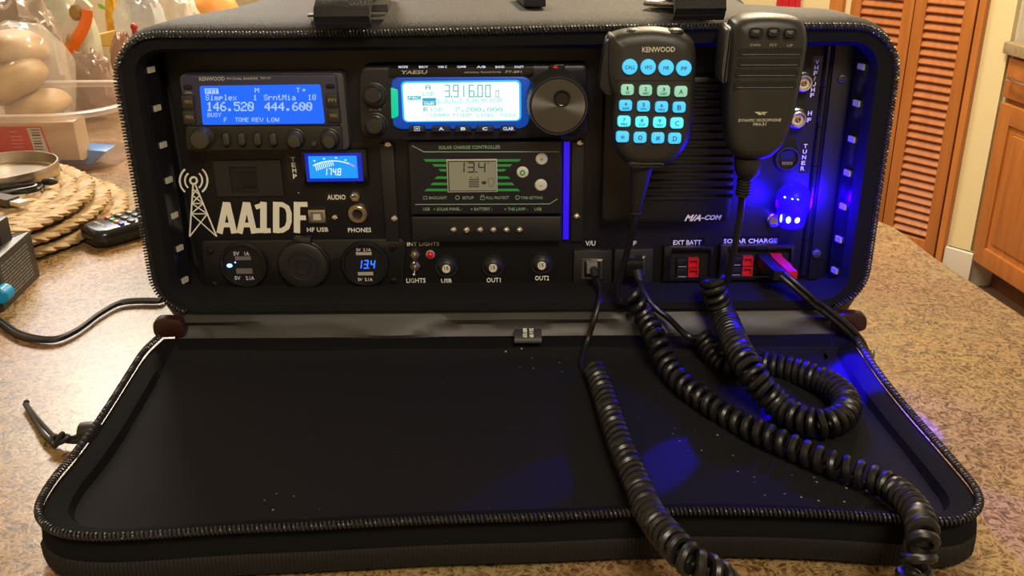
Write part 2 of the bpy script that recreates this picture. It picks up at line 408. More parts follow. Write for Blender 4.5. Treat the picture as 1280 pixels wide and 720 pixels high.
mb = M(); slab(mb, J, -.02, .0, FLOOR, ZT+.06, .002, .03); struct('trim_1', mb, orange_wood)
mb = M(); slab(mb, J, .458, .508, FLOOR, ZT+.06, .002, .02); struct('trim_2', mb, orange_wood)
mb = M(); slab(mb, J, -.115, -.022, FLOOR, FLOOR+.125, .002, .02, bev=.004); slab(mb, J, -.115, -.022, FLOOR+.1, FLOOR+.125, .0, .014); struct('baseboard_right', mb, white_m)
# base cabinets on the right
cab = thing('base_cabinet', 'orange oak base cabinet with drawer above door beside the louvred door', 'cabinet', (CC.x, CC.y, FLOOR))
def cs(mb, s0, s1, z0, z1, n0, n1, bev=.0): slab(mb, CC, s0, s1, z0, z1, n0, n1, -DC, -DP, bev)
mb = M(); cs(mb, 0.005, .40, FLOOR+.10, -.16, -.55, -.02); part('carcass', mb, orange_wood, cab)
mb = M(); cs(mb, 0.005, .40, FLOOR, FLOOR+.099, -.50, -.09); part('toe_kick', mb, wood_mat('dark_toe_wood', (.10, .035, .01), (.14, .05, .015)), cab)
mb = M(); cs(mb, .012, .385, -.285, -.168, -.02, .0, .004); dw = part('drawer', mb, orange_wood, cab)
mb = M(); A = CC-DC*.12+Vector((0, 0)); pts = [(*(CC-DC*s_-DP*n_)[:], -.222) for s_, n_ in ((.05, .0), (.055, .022), (.09, .028), (.17, .028), (.205, .022), (.21, 0))]; mb.tube(pts, .0055, 8); part('handle', mb, chrome, dw)
mb = M(); z0, z1 = -.808, -.30; s0, s1 = .012, .385
cs(mb, s0, s0+.055, z0, z1, -.02, .0, .003); cs(mb, s1-.055, s1, z0, z1, -.02, 0, .003); cs(mb, s0+.055, s1-.055, z0, z0+.06, -.02, 0, .003); cs(mb, s0+.055, s1-.055, z1-.06, z1, -.02, 0, .003)
cs(mb, s0+.05, s1-.05, z0+.05, z1-.05, -.02, -.009); cs(mb, s0+.075, s1-.075, z0+.08, z1-.08, -.011, -.003, .006); part('door', mb, orange_wood, cab)
mb = M(); slab(mb, CC, .004, 1.2, -.158, -.122, -.56, .02, -DC, -DP, .004); solo('worktop', mb, mat('beige_worktop', (.42, .34, .22), .4, var=(90, (.30, .23, .14))), 'beige worktop lying on the oak cabinet at the right edge', 'worktop')
ap = thing('dishwasher', 'white appliance front with black control strip beside the oak cabinet', 'dishwasher', (*(CC-DC*.42)[:], FLOOR))
mb = M(); cs(mb, .412, 1.0, FLOOR+.02, -.62, -.5, .012, .006); part('front_panel', mb, white_m, ap)
mb = M(); cs(mb, .412, 1.0, -.618, -.165, -.5, .004, .004); part('control_panel', mb, gloss, ap)
# red cloth hanging on the wall far behind
def on_wall(px, py):
    d = CF + CR*((px-640)/FPX) - CU*((py-360)/FPX); n3 = Vector((DN.x, DN.y, 0)); t = (Vector((J.x, J.y, 0))-CAM).dot(n3)/d.dot(n3); p = CAM+d*t
    return (Vector((p.x, p.y))-J).dot(DD), p.z
s0, zc = on_wall(1003, 14); s1, _z = on_wall(976, 14); mb = M(); R = []
for zz, sp_ in ((zc-.22, 1), (zc, 1), (zc+.25, .75), (zc+.42, .3)):
    f_ = []; g_ = []
    for k in range(17):
        u = (s0+s1)/2+(s1-s0)*sp_*(k/16-.5); nn_ = .022+.010*sin(k*1.25); p = J+DD*u
        f_.append((*(p+DN*nn_)[:], zz)); g_.append((*(p+DN*(nn_-.008))[:], zz))
    R.append(f_+g_[::-1])
mb.loft(R); rcl = thing('red_cloth', 'red cloth hanging on the wall far behind the right end of the bag', 'cloth', R[0][8]); part('cloth', mb, mat('red_cloth_fabric', (.55, .012, .03), .8), rcl)
p = J+DD*((s0+s1)/2); mb = M(); mb.tube([(*(p+DN*.001)[:], zc+.43), (*(p+DN*.035)[:], zc+.425), (*(p+DN*.042)[:], zc+.44)], .005, 8); part('hook', mb, chrome, rcl)

# the kitchen counter the bag stands on
edge = [(.47, -.25), (.439, .095), (.427, .168), (.417, .232), (.413, .286), (.409, .316), (.397, .342), (.375, .365), (.34, .385), (.28, .405), (.1, .45), (-.15, .75), (-.22, 1.0), (-.24, 1.5), (-.30, 1.95), (-1.85, 1.95), (-1.85, -.6), (.5, -.6)]
kc = thing('kitchen_counter', 'brown speckled laminate kitchen counter with rounded end', 'counter', (0, .3, FLOOR))
mb = M(); mb.prism(edge, 0, -.04, .004, ax='z', bev2=.003); part('worktop', mb, counter_mat(), kc)
mb = M(); mb.prism(offset2(ccw(edge), .06), -.041, FLOOR, ax='z'); part('base', mb, orange_wood, kc)

# ================================================================== the bag
bag = thing('radio_bag', 'black padded radio bag unzipped with its front flap laid down', 'bag', (0, .18, 0))
ZX, ZB, ZTp = .265, .048, .2585
def ring(x0, z0, x1, z1, r, y, n=9): return [(p[0], y, p[1]) for p in rrect(x0, z0, x1, z1, r, n)]
sh = M()
def ring2(x0, z0, x1, z1, rb, rt, y, n=9, rx=1.35):
    out = []; rr_x = rx if rx < 1.2 else 2.3     # the right shoulder of the bag sags more
    for cx, cz, a0, r in ((x1-rt*rr_x, z1-rt, 0, rt), (x0+rt*rx, z1-rt, 90, rt), (x0+rb, z0+rb, 180, rb), (x1-rb, z0+rb, 270, rb)):
        for k in range(n+1):
            a = radians(a0+90*k/n); out.append((cx+r*(1 if r == rb else rr_x if a0 == 0 else rx)*cos(a), y, cz+r*sin(a)))
    return out
sh.loft([ring(-.249, .0605, .249, .2445, .016, .046), ring(-.249, .0605, .249, .2445, .016, .004), ring(-.2515, .058, .2515, .247, .02, -.001),
         ring(-.261, .052, .261, .2555, .03, -.002), ring(-ZX, ZB, ZX, ZTp, .034, .0),
         ring(-.268, .040, .268, .262, .038, .007), ring2(-.270, .012, .270, .2645, .042, .050, .03, rx=1.1), ring2(-.271, .0, .271, .265, .044, .066, .075), ring2(-.272, .0, .272, .263, .045, .078, .16), ring2(-.272, .0, .272, .262, .045, .082, .30), ring2(-.268, .004, .268, .258, .05, .08, .345), ring(-.25, .02, .25, .245, .05, .362)])
part('shell', sh, fabtop, bag)
# lining of the opening: a padded collar just inside the zipper
li = M(); A = ring(-.2494, .0601, .2494, .2449, .016, .0455)
li.loft([ring(-.2482, .0612, .2482, .2438, .016, .045), ring(-.2482, .0612, .2482, .2438, .016, .003), ring(-.2515, .058, .2515, .247, .02, -.0022), ring(-.2605, .0525, .2605, .2552, .03, -.0034),
         ring(-.2612, .0519, .2612, .2558, .03, -.0015), ring(-.2515, .058, .2515, .247, .02, -.0008), ring(-.2492, .0603, .2492, .2447, .016, .004), ring(-.2492, .0603, .2492, .2447, .016, .045)], False, False)
part('opening_collar', li, fabric, bag)
zp = [(-.2315+.032*cos(a), -.0045, .0835+.032*sin(a)) for a in [radians(250-10*k) for k in range(0, 8)]]
zp += [(-.2635+.0, -.0045, .225)]+[(-.2315+.032*cos(a), -.0045, .225+.032*sin(a)) for a in [radians(180-10*k) for k in range(1, 10)]]
zp += [(x, -.0045, .257+.0012*sin(x*9)) for x in (-.15, -.05, .05, .15)]+[(.2315+.032*cos(a), -.0045, .225+.032*sin(a)) for a in [radians(90-10*k) for k in range(0, 10)]]
zp += [(.2315+.032*cos(a), -.0045, .0835+.032*sin(a)) for a in [radians(0-10*k) for k in range(0, 8)]]
zpath, _ = resample(zp, .004)
mb = M(); mb.helix(zpath, .0017, .0007, .0023, 5, 10); part('zipper', mb, zipm, bag)
# top handles
def strap(px0, px1, py, y0, thick, name, lab=None):
    mb = M(); x0, x1 = PZ(px0, py, .268).x, PZ(px1, py, .268).x; yy = PZ(px0, py, .268).y; prof = []
    pts = [(yy, .2665), (yy-.003, .270), (yy, .276), (yy+.02, .285), (yy+.05, .292), (yy+.09, .288), (yy+.12, .272)]
    R = []
    for xx in (x0, x0+.001, x1-.001, x1):
        ins = 0 if xx in (x0+.001, x1-.001) else .001
        R.append([(xx, p[0], p[1]-ins) for p in pts]+[(xx, p[0]+.004, p[1]-thick) for p in pts[::-1]])
    mb.loft(R); return part(name, mb, mat('webbing', (.009, .009, .010), .7, bump=(900, .8)), bag, lab)
strap(393, 462, 24, 0, .005, 'handle'); strap(843, 908, 14, 0, .005, 'handle')
mb = M(); c = PZ(430, 19, .266); mb.box(c.x-.024, c.y-.004, .2655, c.x+.028, c.y+.006, .2672, .0005); part('handle_patch', mb, vinyl, bag)
mb = M(); c = PZ(475, 13, .266); mb.prism([(c.x-.012, c.y-.008), (c.x+.006, c.y-.004), (c.x+.004, c.y+.03), (c.x-.012, c.y+.03)], .2662, .2705, ax='z'); part('strap_keeper', mb, vinyl, bag)
mb = M(); a, b = PZ(655, 9, .266), PZ(682, 9, .266); mb.prism([(a.x, a.y), (b.x, b.y), (b.x-.006, b.y+.05), (a.x-.008, a.y+.05)], .2660, .2715, .001, ax='z'); part('strap_end', mb, mat('webbing'), bag)
mb = M(); c = PZ(828, 6, .268); mb.tube([(c.x+.016, c.y-.003, .2685), (c.x, c.y, .2685), (c.x-.011, c.y+.006, .2685), (c.x-.006, c.y+.014, .2685), (c.x+.016, c.y+.014, .2685)], .0018, 8); mb.prism([(c.x+.012, c.y), (c.x+.012, c.y+.012), (c.x-.006, c.y+.009), (c.x-.006, c.y+.004)], .2665, .2695, .0005, ax='z'); part('handle_ring', mb, chrome, bag)
# hinge of grey vinyl between bag and flap
mb = M(); R = []
for k in range(61):
    x = -.252+.504*k/60; wv = sin(k*.55)*.0012+.002*sin(k*.21+1)
    R.append([(x, .0005, .0495), (x, -.0045-wv*.6, .0455), (x, -.0050+wv, .041), (x, -.0075+wv*1.4, .036), (x, -.010, .0315), (x, -.008, .0305), (x, -.005+wv, .0355), (x, -.002, .041), (x, .003, .0480)])
mb.loft(R); part('hinge_strip', mb, vinyl, bag)
garn = mat('garage_leather', (.030, .008, .007), .35)
for sx, sc_ in ((-1, 1), (1, 1)):
    mb = M(); X = .2545*sx
    mb.prism(rpoly([(X-.013, .0345), (X+.013, .036), (X+.011, .0505), (X-.011, .0515)] , .008), -.0115, -.0040, .002); part('zipper_stop', mb, garn, bag)
# flap
FO = [(-.262, -.007), (-.267, -.03), (-.266, -.058), (-.2635, -.095), (-.2615, -.13), (-.261, -.165), (-.262, -.192), (-.259, -.216), (-.250, -.231), (-.236, -.2405), (-.215, -.244), (-.187, -.2425), (-.148, -.2385), (-.10, -.2355), (-.04, -.231), (.022, -.2285), (.096, -.2245), (.161, -.2265), (.21, -.2315), (.236, -.2345), (.250, -.230), (.260, -.2195), (.264, -.205), (.2635, -.187), (.261, -.155), (.258, -.12), (.256, -.08), (.256, -.04), (.257, -.007)]
fo = [p for p in cr_spline([(x, y, 0) for x, y in FO], 5)]; fo, _ = resample(fo, n=150)
outl = [(p.x, p.y) for p in fo]+[(.257-.519*k/40, -.0065) for k in range(1, 40)]
outl = ccw(outl)
def mound(x, y): return .0145*math.exp(-max(0, -y-.006)/.025)+.0022*math.exp(-((x+.02)/.12)**2-((y+.14)/.05)**2)+.0006*sin(x*47+y*30)+.0005*sin(x*21-y*63)
def fr_(d, z, near=None):
    q_ = offset2(outl, d); out = []
    for p in q_:
        y = min(p[1], -.0055); zz = z(p) if callable(z) else z
        out.append((p[0], y, zz))
    return out
fl = M()
hz_ = lambda p: .031+.003*math.exp(-max(0, -p[1]-.006)/.02)
fl.loft([fr_(.02, .0008), fr_(.007, .0008), fr_(.001, .004), fr_(-.002, .012), fr_(-.001, .020), fr_(.0035, .0245), fr_(.0035, .0275), fr_(.0005, .0295), fr_(.0025, hz_), fr_(.008, lambda p: hz_(p)-.0005), fr_(.014, lambda p: hz_(p)-.003), fr_(.018, lambda p: .0185+.9*mound(*p)), fr_(.022, lambda p: .014+.8*mound(*p))])
flo = part('flap', fl, mat('flap_fabric', (.0045, .0045, .0047), .9, bump=(900, .4), spec=.12), bag)
fm = M(); base = offset2(outl, .0165); cx_, cy_ = 0, -.125; R = []
for s_ in (1.0, .985, .96, .92, .86, .78, .68, .56, .44, .32, .2, .1, .02):
    rr = []
    for p in base:
        # collapse towards the spine of the flap
        sx_ = max(-.19, min(.19, p[0])); x = sx_*(1-(1-s_)*.12)+(p[0]-sx_)*s_; y = cy_+(min(p[1], -.0055)-cy_)*s_
        rr.append((x, y, .0205+mound(x, y)+.0025*math.exp(-((1-s_)/.03))*1.0))
    R.append(rr)
bot = [(p[0], p[1], p[2]-.004) for p in R[0]]
fm.loft([bot]+R); part('flap_lining', fm, lint_mat(), bag, 'black cloth lining speckled with white lint', 60)
mb = M(); zz = [(p.x, p.y-.0005 if p.y < -.2 else p.y, .0335+.003*math.exp(-max(0, -p.y-.006)/.02)) for p in fo]; mb.helix(resample(zz, .004)[0], .0018, .0007, .0024, 5, 10); part('zipper', mb, zipm, bag)
# ribbed binding tape on the front of the flap
mb = M(); low = [p for p in fo if p.y < -.222]
R = []
n_ = len(low)
lowr, _L = resample([(p.x, p.y, 0) for p in low], .0011)
for i, p in enumerate(lowr):
    t = lowr[min(i+1, len(lowr)-1)]-lowr[max(i-1, 0)]; nn = Vector((t.y, -t.x, 0)).normalized()
    if nn.y > 0: nn = -nn
    o_ = .0026+(.0005 if i % 2 else 0); R.append([(*(p+nn*(o_-.0005))[:2], .0045), (*(p+nn*o_)[:2], .0075), (*(p+nn*(o_))[:2], .0155), (*(p+nn*(o_-.0012))[:2], .0175), (*(p-nn*.001)[:2], .017), (*(p-nn*.001)[:2], .005)])
mb.loft(R); part('binding_tape', mb, mat('binding', (.009, .009, .0085), .6, spec=.3), bag)
# woven care label
tg = M(); a = PZ(643, 423, .037); b = PZ(677, 423, .037); y0 = PZ(660, 414, .0385).y
tg.loft([[(x, y0+.003, .0385), (x, y0-.004, .0425), (x, y0-.011, .0385), (x, y0-.013, .0360), (x, y0-.013, .0350), (x, y0-.011, .0370), (x, y0-.004, .041), (x, y0+.003, .0375)] for x in (a.x, b.x)])
tgo = part('care_label', tg, mat('label_black', (.012, .012, .012), .5), bag)
tl = M(); V, F = [], []
for line, dx in (('ATS ASM', -.0022), ('60 FTS', .0026)):
    Vt, Ft = _text(line, .0); x0, x1 = min(v.x for v in Vt), max(v.x for v in Vt); zz0, zz1 = min(v.y for v in Vt), max(v.y for v in Vt); out = []
    for v in Vt:
        u = (v.x-x0)/(x1-x0)*.0066; k = (v.y-zz0)/(zz1-zz0)*.003; out.append(((a.x+b.x)/2+dx+.0015-k, y0-.011+u, .03875+.0040*(u/.0066)+(.0003 if v.z > 0 else 0)))
    tl.add(out, Ft)
part('lettering', tl, white, tgo)
# corded zipper pull at the left
pl = M(); P = [PZ(32, 503, .004), PZ(38, 512, .004), PZ(50, 527, .005), PZ(64, 542, .006), PZ(74, 551, .007)]; Q = [PZ(31, 505, .004), PZ(44, 526, .004), PZ(56, 545, .005), PZ(72, 555, .006)]
pl.tube(cr_spline(P, 5), .0016, 7); pl.tube(cr_spline(Q, 5), .0016, 7); pl.sphere(PZ(33, 503, .0045), .0022, n=8, m_=6)
kc_ = PZ(77, 550, .007)
for i in range(3):
    pl.tube([(kc_.x+(.0045+.001*i)*cos(t)*cos(i)-.002*i, kc_.y+.004*sin(t), kc_.z+.0045*cos(t)*sin(i*1.2+.4)) for t in [2*pi*k/16 for k in range(17)]], .0018, 6)
pl.tube(cr_spline([PZ(80, 548, .007), PZ(92, 547, .007), PZ(105, 542, .012), PZ(116, 540, .016)], 5), .0017, 7); pl.tube(cr_spline([PZ(80, 551, .005), PZ(95, 552, .006), PZ(107, 548, .010), PZ(116, 543, .014)], 5), .0017, 7)
part('zipper_pull_cord', pl, rubber, bag)
pl = M(); c = PZ(118, 540, .016); pl.lathe([(.003, -.004), (.0065, -.003), (.0072, .004), (.006, .009), (.003, .0115)], (c.x-.006, c.y, c.z), 'x', 16); part('zipper_pull_grip', pl, rubber, bag)

# ================================================================== the equipment panel
YP = .030
pn = thing('equipment_panel', 'black rack panel filling the bag opening with white lettering and screws', 'panel', (0, .032, .0606))
mb = M(); mb.box(-.2405, YP, .0608, .2405, .0345, .2435, .0006, .004); part('plate', mb, panelm, pn)
def screw(px, py, r, Y, par, name='screw', mt=chrome, sub=None):
    c = PY(px, py, Y); mb = M(); R_ = r*hx(px, py, Y)
    mb.lathe([(R_, -.003), (R_, 0), (R_*.85, R_*.4), (R_*.45, R_*.55), (R_*.4, R_*.3), (R_*.05, R_*.25)], c, n=14)
    mb.box(c.x-R_*.75, c.y-R_*.62, c.z-R_*.12, c.x+R_*.75, c.y-R_*.3, c.z+R_*.12)
    return part(name, mb, mt, par)
# printed words on the panel
Yl = YP-.0001
def label(t, px, py, w_, h_, tape=None, back=None, vert=None):
    mb = M(); Y = Yl
    if back:
        tb = M(); a, b, c, d = RC(*back, YP); tb.box(a, YP-.00012, b, c, YP+.0005, d); base_ = part('label_tape', tb, gloss, pn); Y = Yl-.0001
    else: base_ = pn
    if vert: vtxt(mb, t, *vert, w_, h_, Y)
    else: txt(mb, t, px, py, w_, h_, Y, .012)
    part('lettering', mb, white, base_)
label('AUDIO', 420.5, 246.5, 23, 6, back=(406, 240, 434, 253)); label('HF USB', 397, 287, 26.5, 5.4); label('PHONES', 449.5, 287.5, 29, 5.5)
label('LIGHTS', 520, 350.5, 24, 5.6, back=(504, 346, 534, 356)); label('USB', 558, 351, 13, 5.6, back=(547, 347, 570, 356)); label('OUT1', 617, 350, 17.5, 5.6, back=(604, 345, 630, 355)); label('OUT2', 677.5, 347.5, 17.5, 5.6, back=(664, 342, 691, 353))
label('INT LIGHTS', 529, 305, 40, 4.5); label('V/U', 738, 304, 12.5, 6, back=(728, 298, 748, 310)); label('HF', 790, 304, 11, 5.4); label('EXT BATT', 859, 303, 35, 5.6, back=(838, 297, 881, 309))
label('SOLAR CHARGE', 938, 301, 67, 5.4, back=(902, 295, 974, 307)); label('OUT1 OUT2', 941, 361, 43, 3.4)
label('TEMP', 0, 0, 5, 5.6, back=(359, 194, 366, 228), vert=(366.2, 199, 368.8, 220.5)); label('VHF/UHF', 0, 0, 4.8, 5.2, back=(1013, 70, 1030, 126), vert=(1021.5, 77.5, 1015, 119)); label('HF', 0, 0, 5, 5.5, vert=(1012.3, 141.5, 1011.2, 150)); label('TUNER', 0, 0, 5, 5, back=(1000, 178, 1012, 216), vert=(1006.8, 182.5, 1003.2, 210.5))
# mounting rails beside the charge controller and hinged ears
for x0, y0, x1, y1 in ((479, 178, 496, 300), (714, 176, 729, 300)):
    mb = M(); a, b, c, d = RC(x0, y0, x1, y1, YP); mb.box(a, YP-.0035, b, c, YP+.001, d, .0006); part('rail', mb, plastic2, pn)
for px, py, r in ((485, 181, 4.6), (493, 273.5, 5), (725, 179, 4.6), (721, 270.5, 4.6)): screw(px, py, r, YP-.0035, pn)
for px, py, r in ((418.5, 272, 4.2), (373, 241, 0.9), (373, 270, 1.2), (392.5, 329, .9)): screw(px, py, r, YP, pn)
mb = M()
x_, z0, z1 = PY(1018, 215, YP-.001).x, .066, .240
for k in range(6):
    a = z0+(z1-z0)*k/6; b = a+(z1-z0)/6-.0006; mb.lathe([(.0001, a-z0), (.0026, a-z0), (.0026, b-z0), (.0001, b-z0)], (x_, YP-.0012, z0), 'z', 12)
part('hinge_barrel', mb, gloss, pn)
mb = M(); mb.box(x_+.004, YP-.003, .0625, x_+.024, YP+.001, .2425, .0006); part('rack_ear', mb, plastic, pn)
screw(1052.5, 98, 6, YP-.003, pn, mt=silverp); screw(1020.5, 317, 6, YP-.003, pn, mt=silverp)

# callsign sticker with radio tower
st = M(); Y = YP-.0001; Th = .0004
def stroke(mb, pts, wpx, Y, th=.0004, closed=False):
    """a flat printed line through photo points"""
    P = [Vector((*X2(x, y, Y), 0)) for x, y in pts]; w_ = wpx*hx(pts[0][0], pts[0][1], Y)/2
    A, B = [], []
    for i, p in enumerate(P):
        a = P[i-1] if (i or closed) else p; b = P[(i+1) % len(P)] if (i+1 < len(P) or closed) else p
        t = (b-a).normalized(); n = Vector((-t.y, t.x, 0)); A.append(p+n*w_); B.append(p-n*w_)
    n = len(P); V = [(p.x, Y-th, p.y) for p in A+B]; F = [(i, (i+1) % n, n+(i+1) % n, n+i) for i in range(n if closed else n-1)]
    mb.add(V, F)
tw = st
def bold(pts, w_=7.2, th=Th, closed=False): stroke(st, pts, w_, Y, th, closed)
for x in (270.5, 295.5):
    bold([(x+4, 291.5), (x+12.2, 253)], 7.6); bold([(x+22.5, 291.5), (x+13.6, 253)], 7.6, .00043); bold([(x+6, 281), (x+20, 281)], 6.2, .00037); bold([(x+9.5, 255), (x+16.3, 255)], 5.4, .00046)
bold([(329.5, 252.2), (329.5, 291)], 8.2); bold([(329.5, 255.5), (319.5, 259)], 6, .00043); bold([(320, 288), (338.5, 288)], 6.4, .00037)
bold([(345.3, 252.2), (345.3, 291)], 8); bold([(345, 255.3), (353, 255.5), (359, 259), (361.5, 266), (361.5, 277), (359, 284), (353, 287.8), (345, 288)], 6.6, .00043)
bold([(371.3, 252.2), (371.3, 291)], 8); bold([(371, 255.3), (384.5, 255.3)], 6.4, .00043); bold([(371, 272), (382.5, 272)], 6.2, .00037)
stroke(tw, [(242.2+4.3*cos(a), 225.5+4.3*sin(a)) for a in [2*pi*k/20 for k in range(20)]], 2.6, Y, closed=True)
for sg in (-1, 1):
    for rx, ry, wd in ((10.8, 11.5, 2.2), (17.3, 18, 2.4)):
        stroke(tw, [(242.2+sg*rx*cos(a), 225.5+ry*sin(a)) for a in [radians(-52+104*k/12) for k in range(13)]], wd, Y)
lx = lambda t: 241.5+(237.3-241.5)*t; rx_ = lambda t: 244.5+(271-244.5)*t; ty = lambda t: 231+(295.5-231)*t
stroke(tw, [(lx(0), ty(0)), (lx(1), ty(1))], 2, Y); stroke(tw, [(rx_(0), ty(0)), (rx_(1), ty(1))], 2, Y)
lv = [.08, .2, .36, .56, 1.0]
for a, b in zip(lv, lv[1:]):
    stroke(tw, [(lx(a), ty(a)), (rx_(b), ty(b))], 1.5, Y, .0003); stroke(tw, [(rx_(a), ty(a)), (lx(b), ty(b))], 1.5, Y, .00035); stroke(tw, [(lx(b), ty(b)), (rx_(b), ty(b))], 1.5, Y, .00025) if b < 1 and b > .3 else None
solo('callsign_sticker', st, cream, 'cream callsign letters AA1DF with radio tower stuck on the black panel', 'sticker')

def R4(px0, py0, px1, py1, Y, r=0, n=4): return rrect(*RC(px0, py0, px1, py1, Y), r, n)
# ------------------------------------------------------------------ dual band radio (upper left)
Y = .014; c = PY(328, 188, Y)
kw = thing('mobile_radio', 'mobile radio with blue display reading 146.520 and 444.600 at upper left', 'radio', (c.x, .02, c.z))
mb = M(); mb.prism(R4(230, 92, 433.5, 188.5, Y+.003, .004), Y+.003, YP-.0002, .0012); part('chassis', mb, silverp, kw)
bz = mat('violet_grey_bezel', (.035, .037, .075), .38)
mb = M(); mb.prism(rpoly([X2(*p, Y) for p in ((228.3, 94), (420, 93.6), (426.3, 157.3), (230.5, 157.5))], .0035), Y, Y+.004, .001); part('display_bezel', mb, bz, kw)
mb = M(); mb.prism(rpoly([X2(*p, Y) for p in ((231, 158), (426.5, 157.8), (428.5, 187.8), (232.5, 188.5))], .003), Y+.0005, Y+.004, .0008); part('control_strip', mb, mat('olive_grey_plastic', (.018, .0175, .015), .45), kw)
lcd = emis('blue_lcd', (.0, .13, 1.0), 1.05)
LQ = [(249.6, 107.3), (400.5, 105.3), (406.3, 154.2), (253.6, 156)]
mb = M(); mb.prism(rpoly([X2(*p, Y) for p in LQ], .0016), Y-.0003, Y+.001); dsp = part('display', mb, lcd, kw, 'lit blue display')
tx = M(); Yd = Y-.0004
dots(tx, 'M', 318.5, 324, 112.7, 5.6, Yd); dots(tx, 'T', 370.5, 375, 112.5, 5.6, Yd); dots(tx, '+', 377.5, 382.5, 112.5, 5.6, Yd)
dots(tx, 'Simplex', 257, 296, 121.8, 7, Yd); dots(tx, '1', 316.5, 321.5, 121.8, 7, Yd); dots(tx, 'SrntMia', 330, 369.5, 121.6, 7, Yd); dots(tx, '18', 385, 395, 121.4, 7, Yd)
dots(tx, '146.520', 258.5, 317, 133, 11.5, Yd, 4); dots(tx, '444.600', 331, 390, 133, 10.5, Yd, 4)
dots(tx, 'BUSY', 259.5, 276.5, 143.5, 5.2, Yd); dots(tx, 'F', 280, 284, 149.5, 5.2, Yd); dots(tx, 'TONE', 294, 311, 149.5, 5.2, Yd); dots(tx, 'REV', 315, 329, 149.5, 5.2, Yd); dots(tx, 'LOW', 334, 349, 149.5, 5.2, Yd)
part('display_text', tx, emis('lcd_pale', (.42, .62, 1.0), .95), dsp, 'pale display characters')
tx = M(); mb = M(); mb.prism(R4(256, 110.6, 273, 117.4, Yd), Yd, Yd+.0002); part('status_block', mb, MATS['lcd_pale'], dsp, 'pale block with dark letters'); dots(tx, 'PTT', 258, 271.5, 114, 5, Yd-.0001); part('status_text', tx, lcd, dsp, 'dark letters')
tx = M(); txt(tx, 'KENWOOD', 265, 98.4, 32, 5, Y, .015); txt(tx, 'FM DUAL BANDER  TM-V7', 311, 98, 55, 3, Y); txt(tx, 'CALL', 236, 115.5, 9.5, 2.4, Y); part('lettering', tx, dimwhite, kw)
for px, py in ((234.8, 109), (413, 107.6)):
    mb = M(); mb.prism(R4(px-5.6, py-2.6, px+5.6, py+2.6, Y, .003), Y-.0012, Y+.0005, .0006); part('oval_button', mb, gloss, kw)
for px, py, t in ((235.3, 127.2, 'VFO'), (236.8, 146.3, 'MHz'), (415.2, 125.2, 'PM'), (417.4, 144.4, 'MNU')):
    mb = M(); mb.prism(R4(px-7.8, py-8.3, px+7.8, py+8.3, Y, .0012), Y-.0016, Y+.0005, .0006); kb_ = part('square_button', mb, mat('button_brown_black', (.022, .020, .016), .5), kw); tx = M(); txt(tx, t, px, py, 9.5, 4.2, Y-.0016); part('lettering', tx, mat('gold_print', (.30, .24, .10), .5), kw.children[-1] if False else kb_)
knobm = mat('bronze_knob', (.06, .055, .042), .35, .3)
def knob(px, py, rpx, Y0, depth, par, name='knob', mt=knobm, prof=None, n=28, mark=None):
    c = PY(px, py, Y0-depth); R_ = rpx*hx(px, py, Y0-depth); c.y = Y0; mb = M()
    prof = prof or [(1.12, -.02), (1.12, .15), (1.0, .25), (.97, .85), (.88, .97), (.7, 1.0), (.02, .98)]
    mb.lathe([(a*R_, b*depth) for a, b in prof], c, n=n); return part(name, mb, mt, par)
knob(249, 175.5, 12.5, Y, .010, kw)
for px in (282.3, 302, 321.5, 341.3):
    mb = M(); mb.prism(R4(px-5.6, 165, px+5.6, 184.5, Y, .004, 6), Y-.0006, Y+.001, .0005); part('button_well', mb, gloss, kw)
    mb = M(); mb.prism(R4(px-4.6, 166.3, px+4.6, 182.5, Y-.002, .0035, 6), Y-.0028, Y, .0018); part('pill_button', mb, knobm, kw)
for px in (368, 411.5):
    knob(px, 174.5, 11.5, Y, .004, kw, 'knob_ring', plastic2); knob(px-1, 177.5, 8.2, Y-.004, .006, kw)
knob(392.3, 180, 3.4, Y, .003, kw, 'jack_cap', knobm)

# ------------------------------------------------------------------ HF radio (upper middle)
Y = .012; c = PY(590, 176, Y)
ya = thing('hf_radio', 'black transceiver with white display reading 3.916.00 and a large tuning knob', 'radio', (c.x, .02, c.z))
body_m = mat('hf_radio_body', (.014, .015, .020), .4)
mb = M(); mb.prism(rpoly([X2(*p, Y) for p in ((452, 84), (734, 81.5), (736, 170), (650, 174), (500, 176.5), (456, 173), (449.5, 160), (448.5, 98))], .004), Y, YP-.0002, .002); part('body', mb, body_m, ya)
mb = M(); mb.prism(rpoly([X2(*p, Y) for p in ((486, 84.2), (667, 83), (667, 95), (486, 96.2))], .0012), Y-.0016, Y+.002, .0006); part('top_key_strip', mb, gloss, ya)
lq = [(490, 100), (497, 96), (655, 95.2), (663, 100), (664.5, 130), (660, 155), (652, 160), (500, 160.8), (492, 157), (489.5, 130)]
mb = M(); mb.prism(rpoly([X2(*p, Y) for p in lq], .004), Y-.0022, Y+.002, .0012); part('display_frame', mb, emis('bezel_blue_glow_paint', (.0, .085, .55), .6, (.01, .02, .08)), ya, 'blue lit frame of the display')  # plain bezel plastic; display light falling on it is painted as emission
mb = M(); mb.prism(R4(502.5, 99.8, 651.5, 151.2, Y, .0035), Y-.0026, Y-.001, .0004); part('display_rim', mb, emis('bezel_cyan_glow_paint', (.02, .42, 1.0), 1.2), ya, 'glowing cyan edge of the display')  # bezel edge, light from the display put into its colour as emission
mb = M(); mb.prism(R4(505, 102, 649, 149.6, Y, .0025), Y-.0030, Y-.002, .0002); d2 = part('display', mb, emis('white_lcd', (.80, 1.0, .96), 1.25), ya, 'lit white display')
tx = M(); Yd = Y-.0031
def thin_digits(mb, t, x, y, w_, h_, gap): seg7(mb, t, x, y, w_, h_, gap, Yd, .17, .0002, 0, .38)
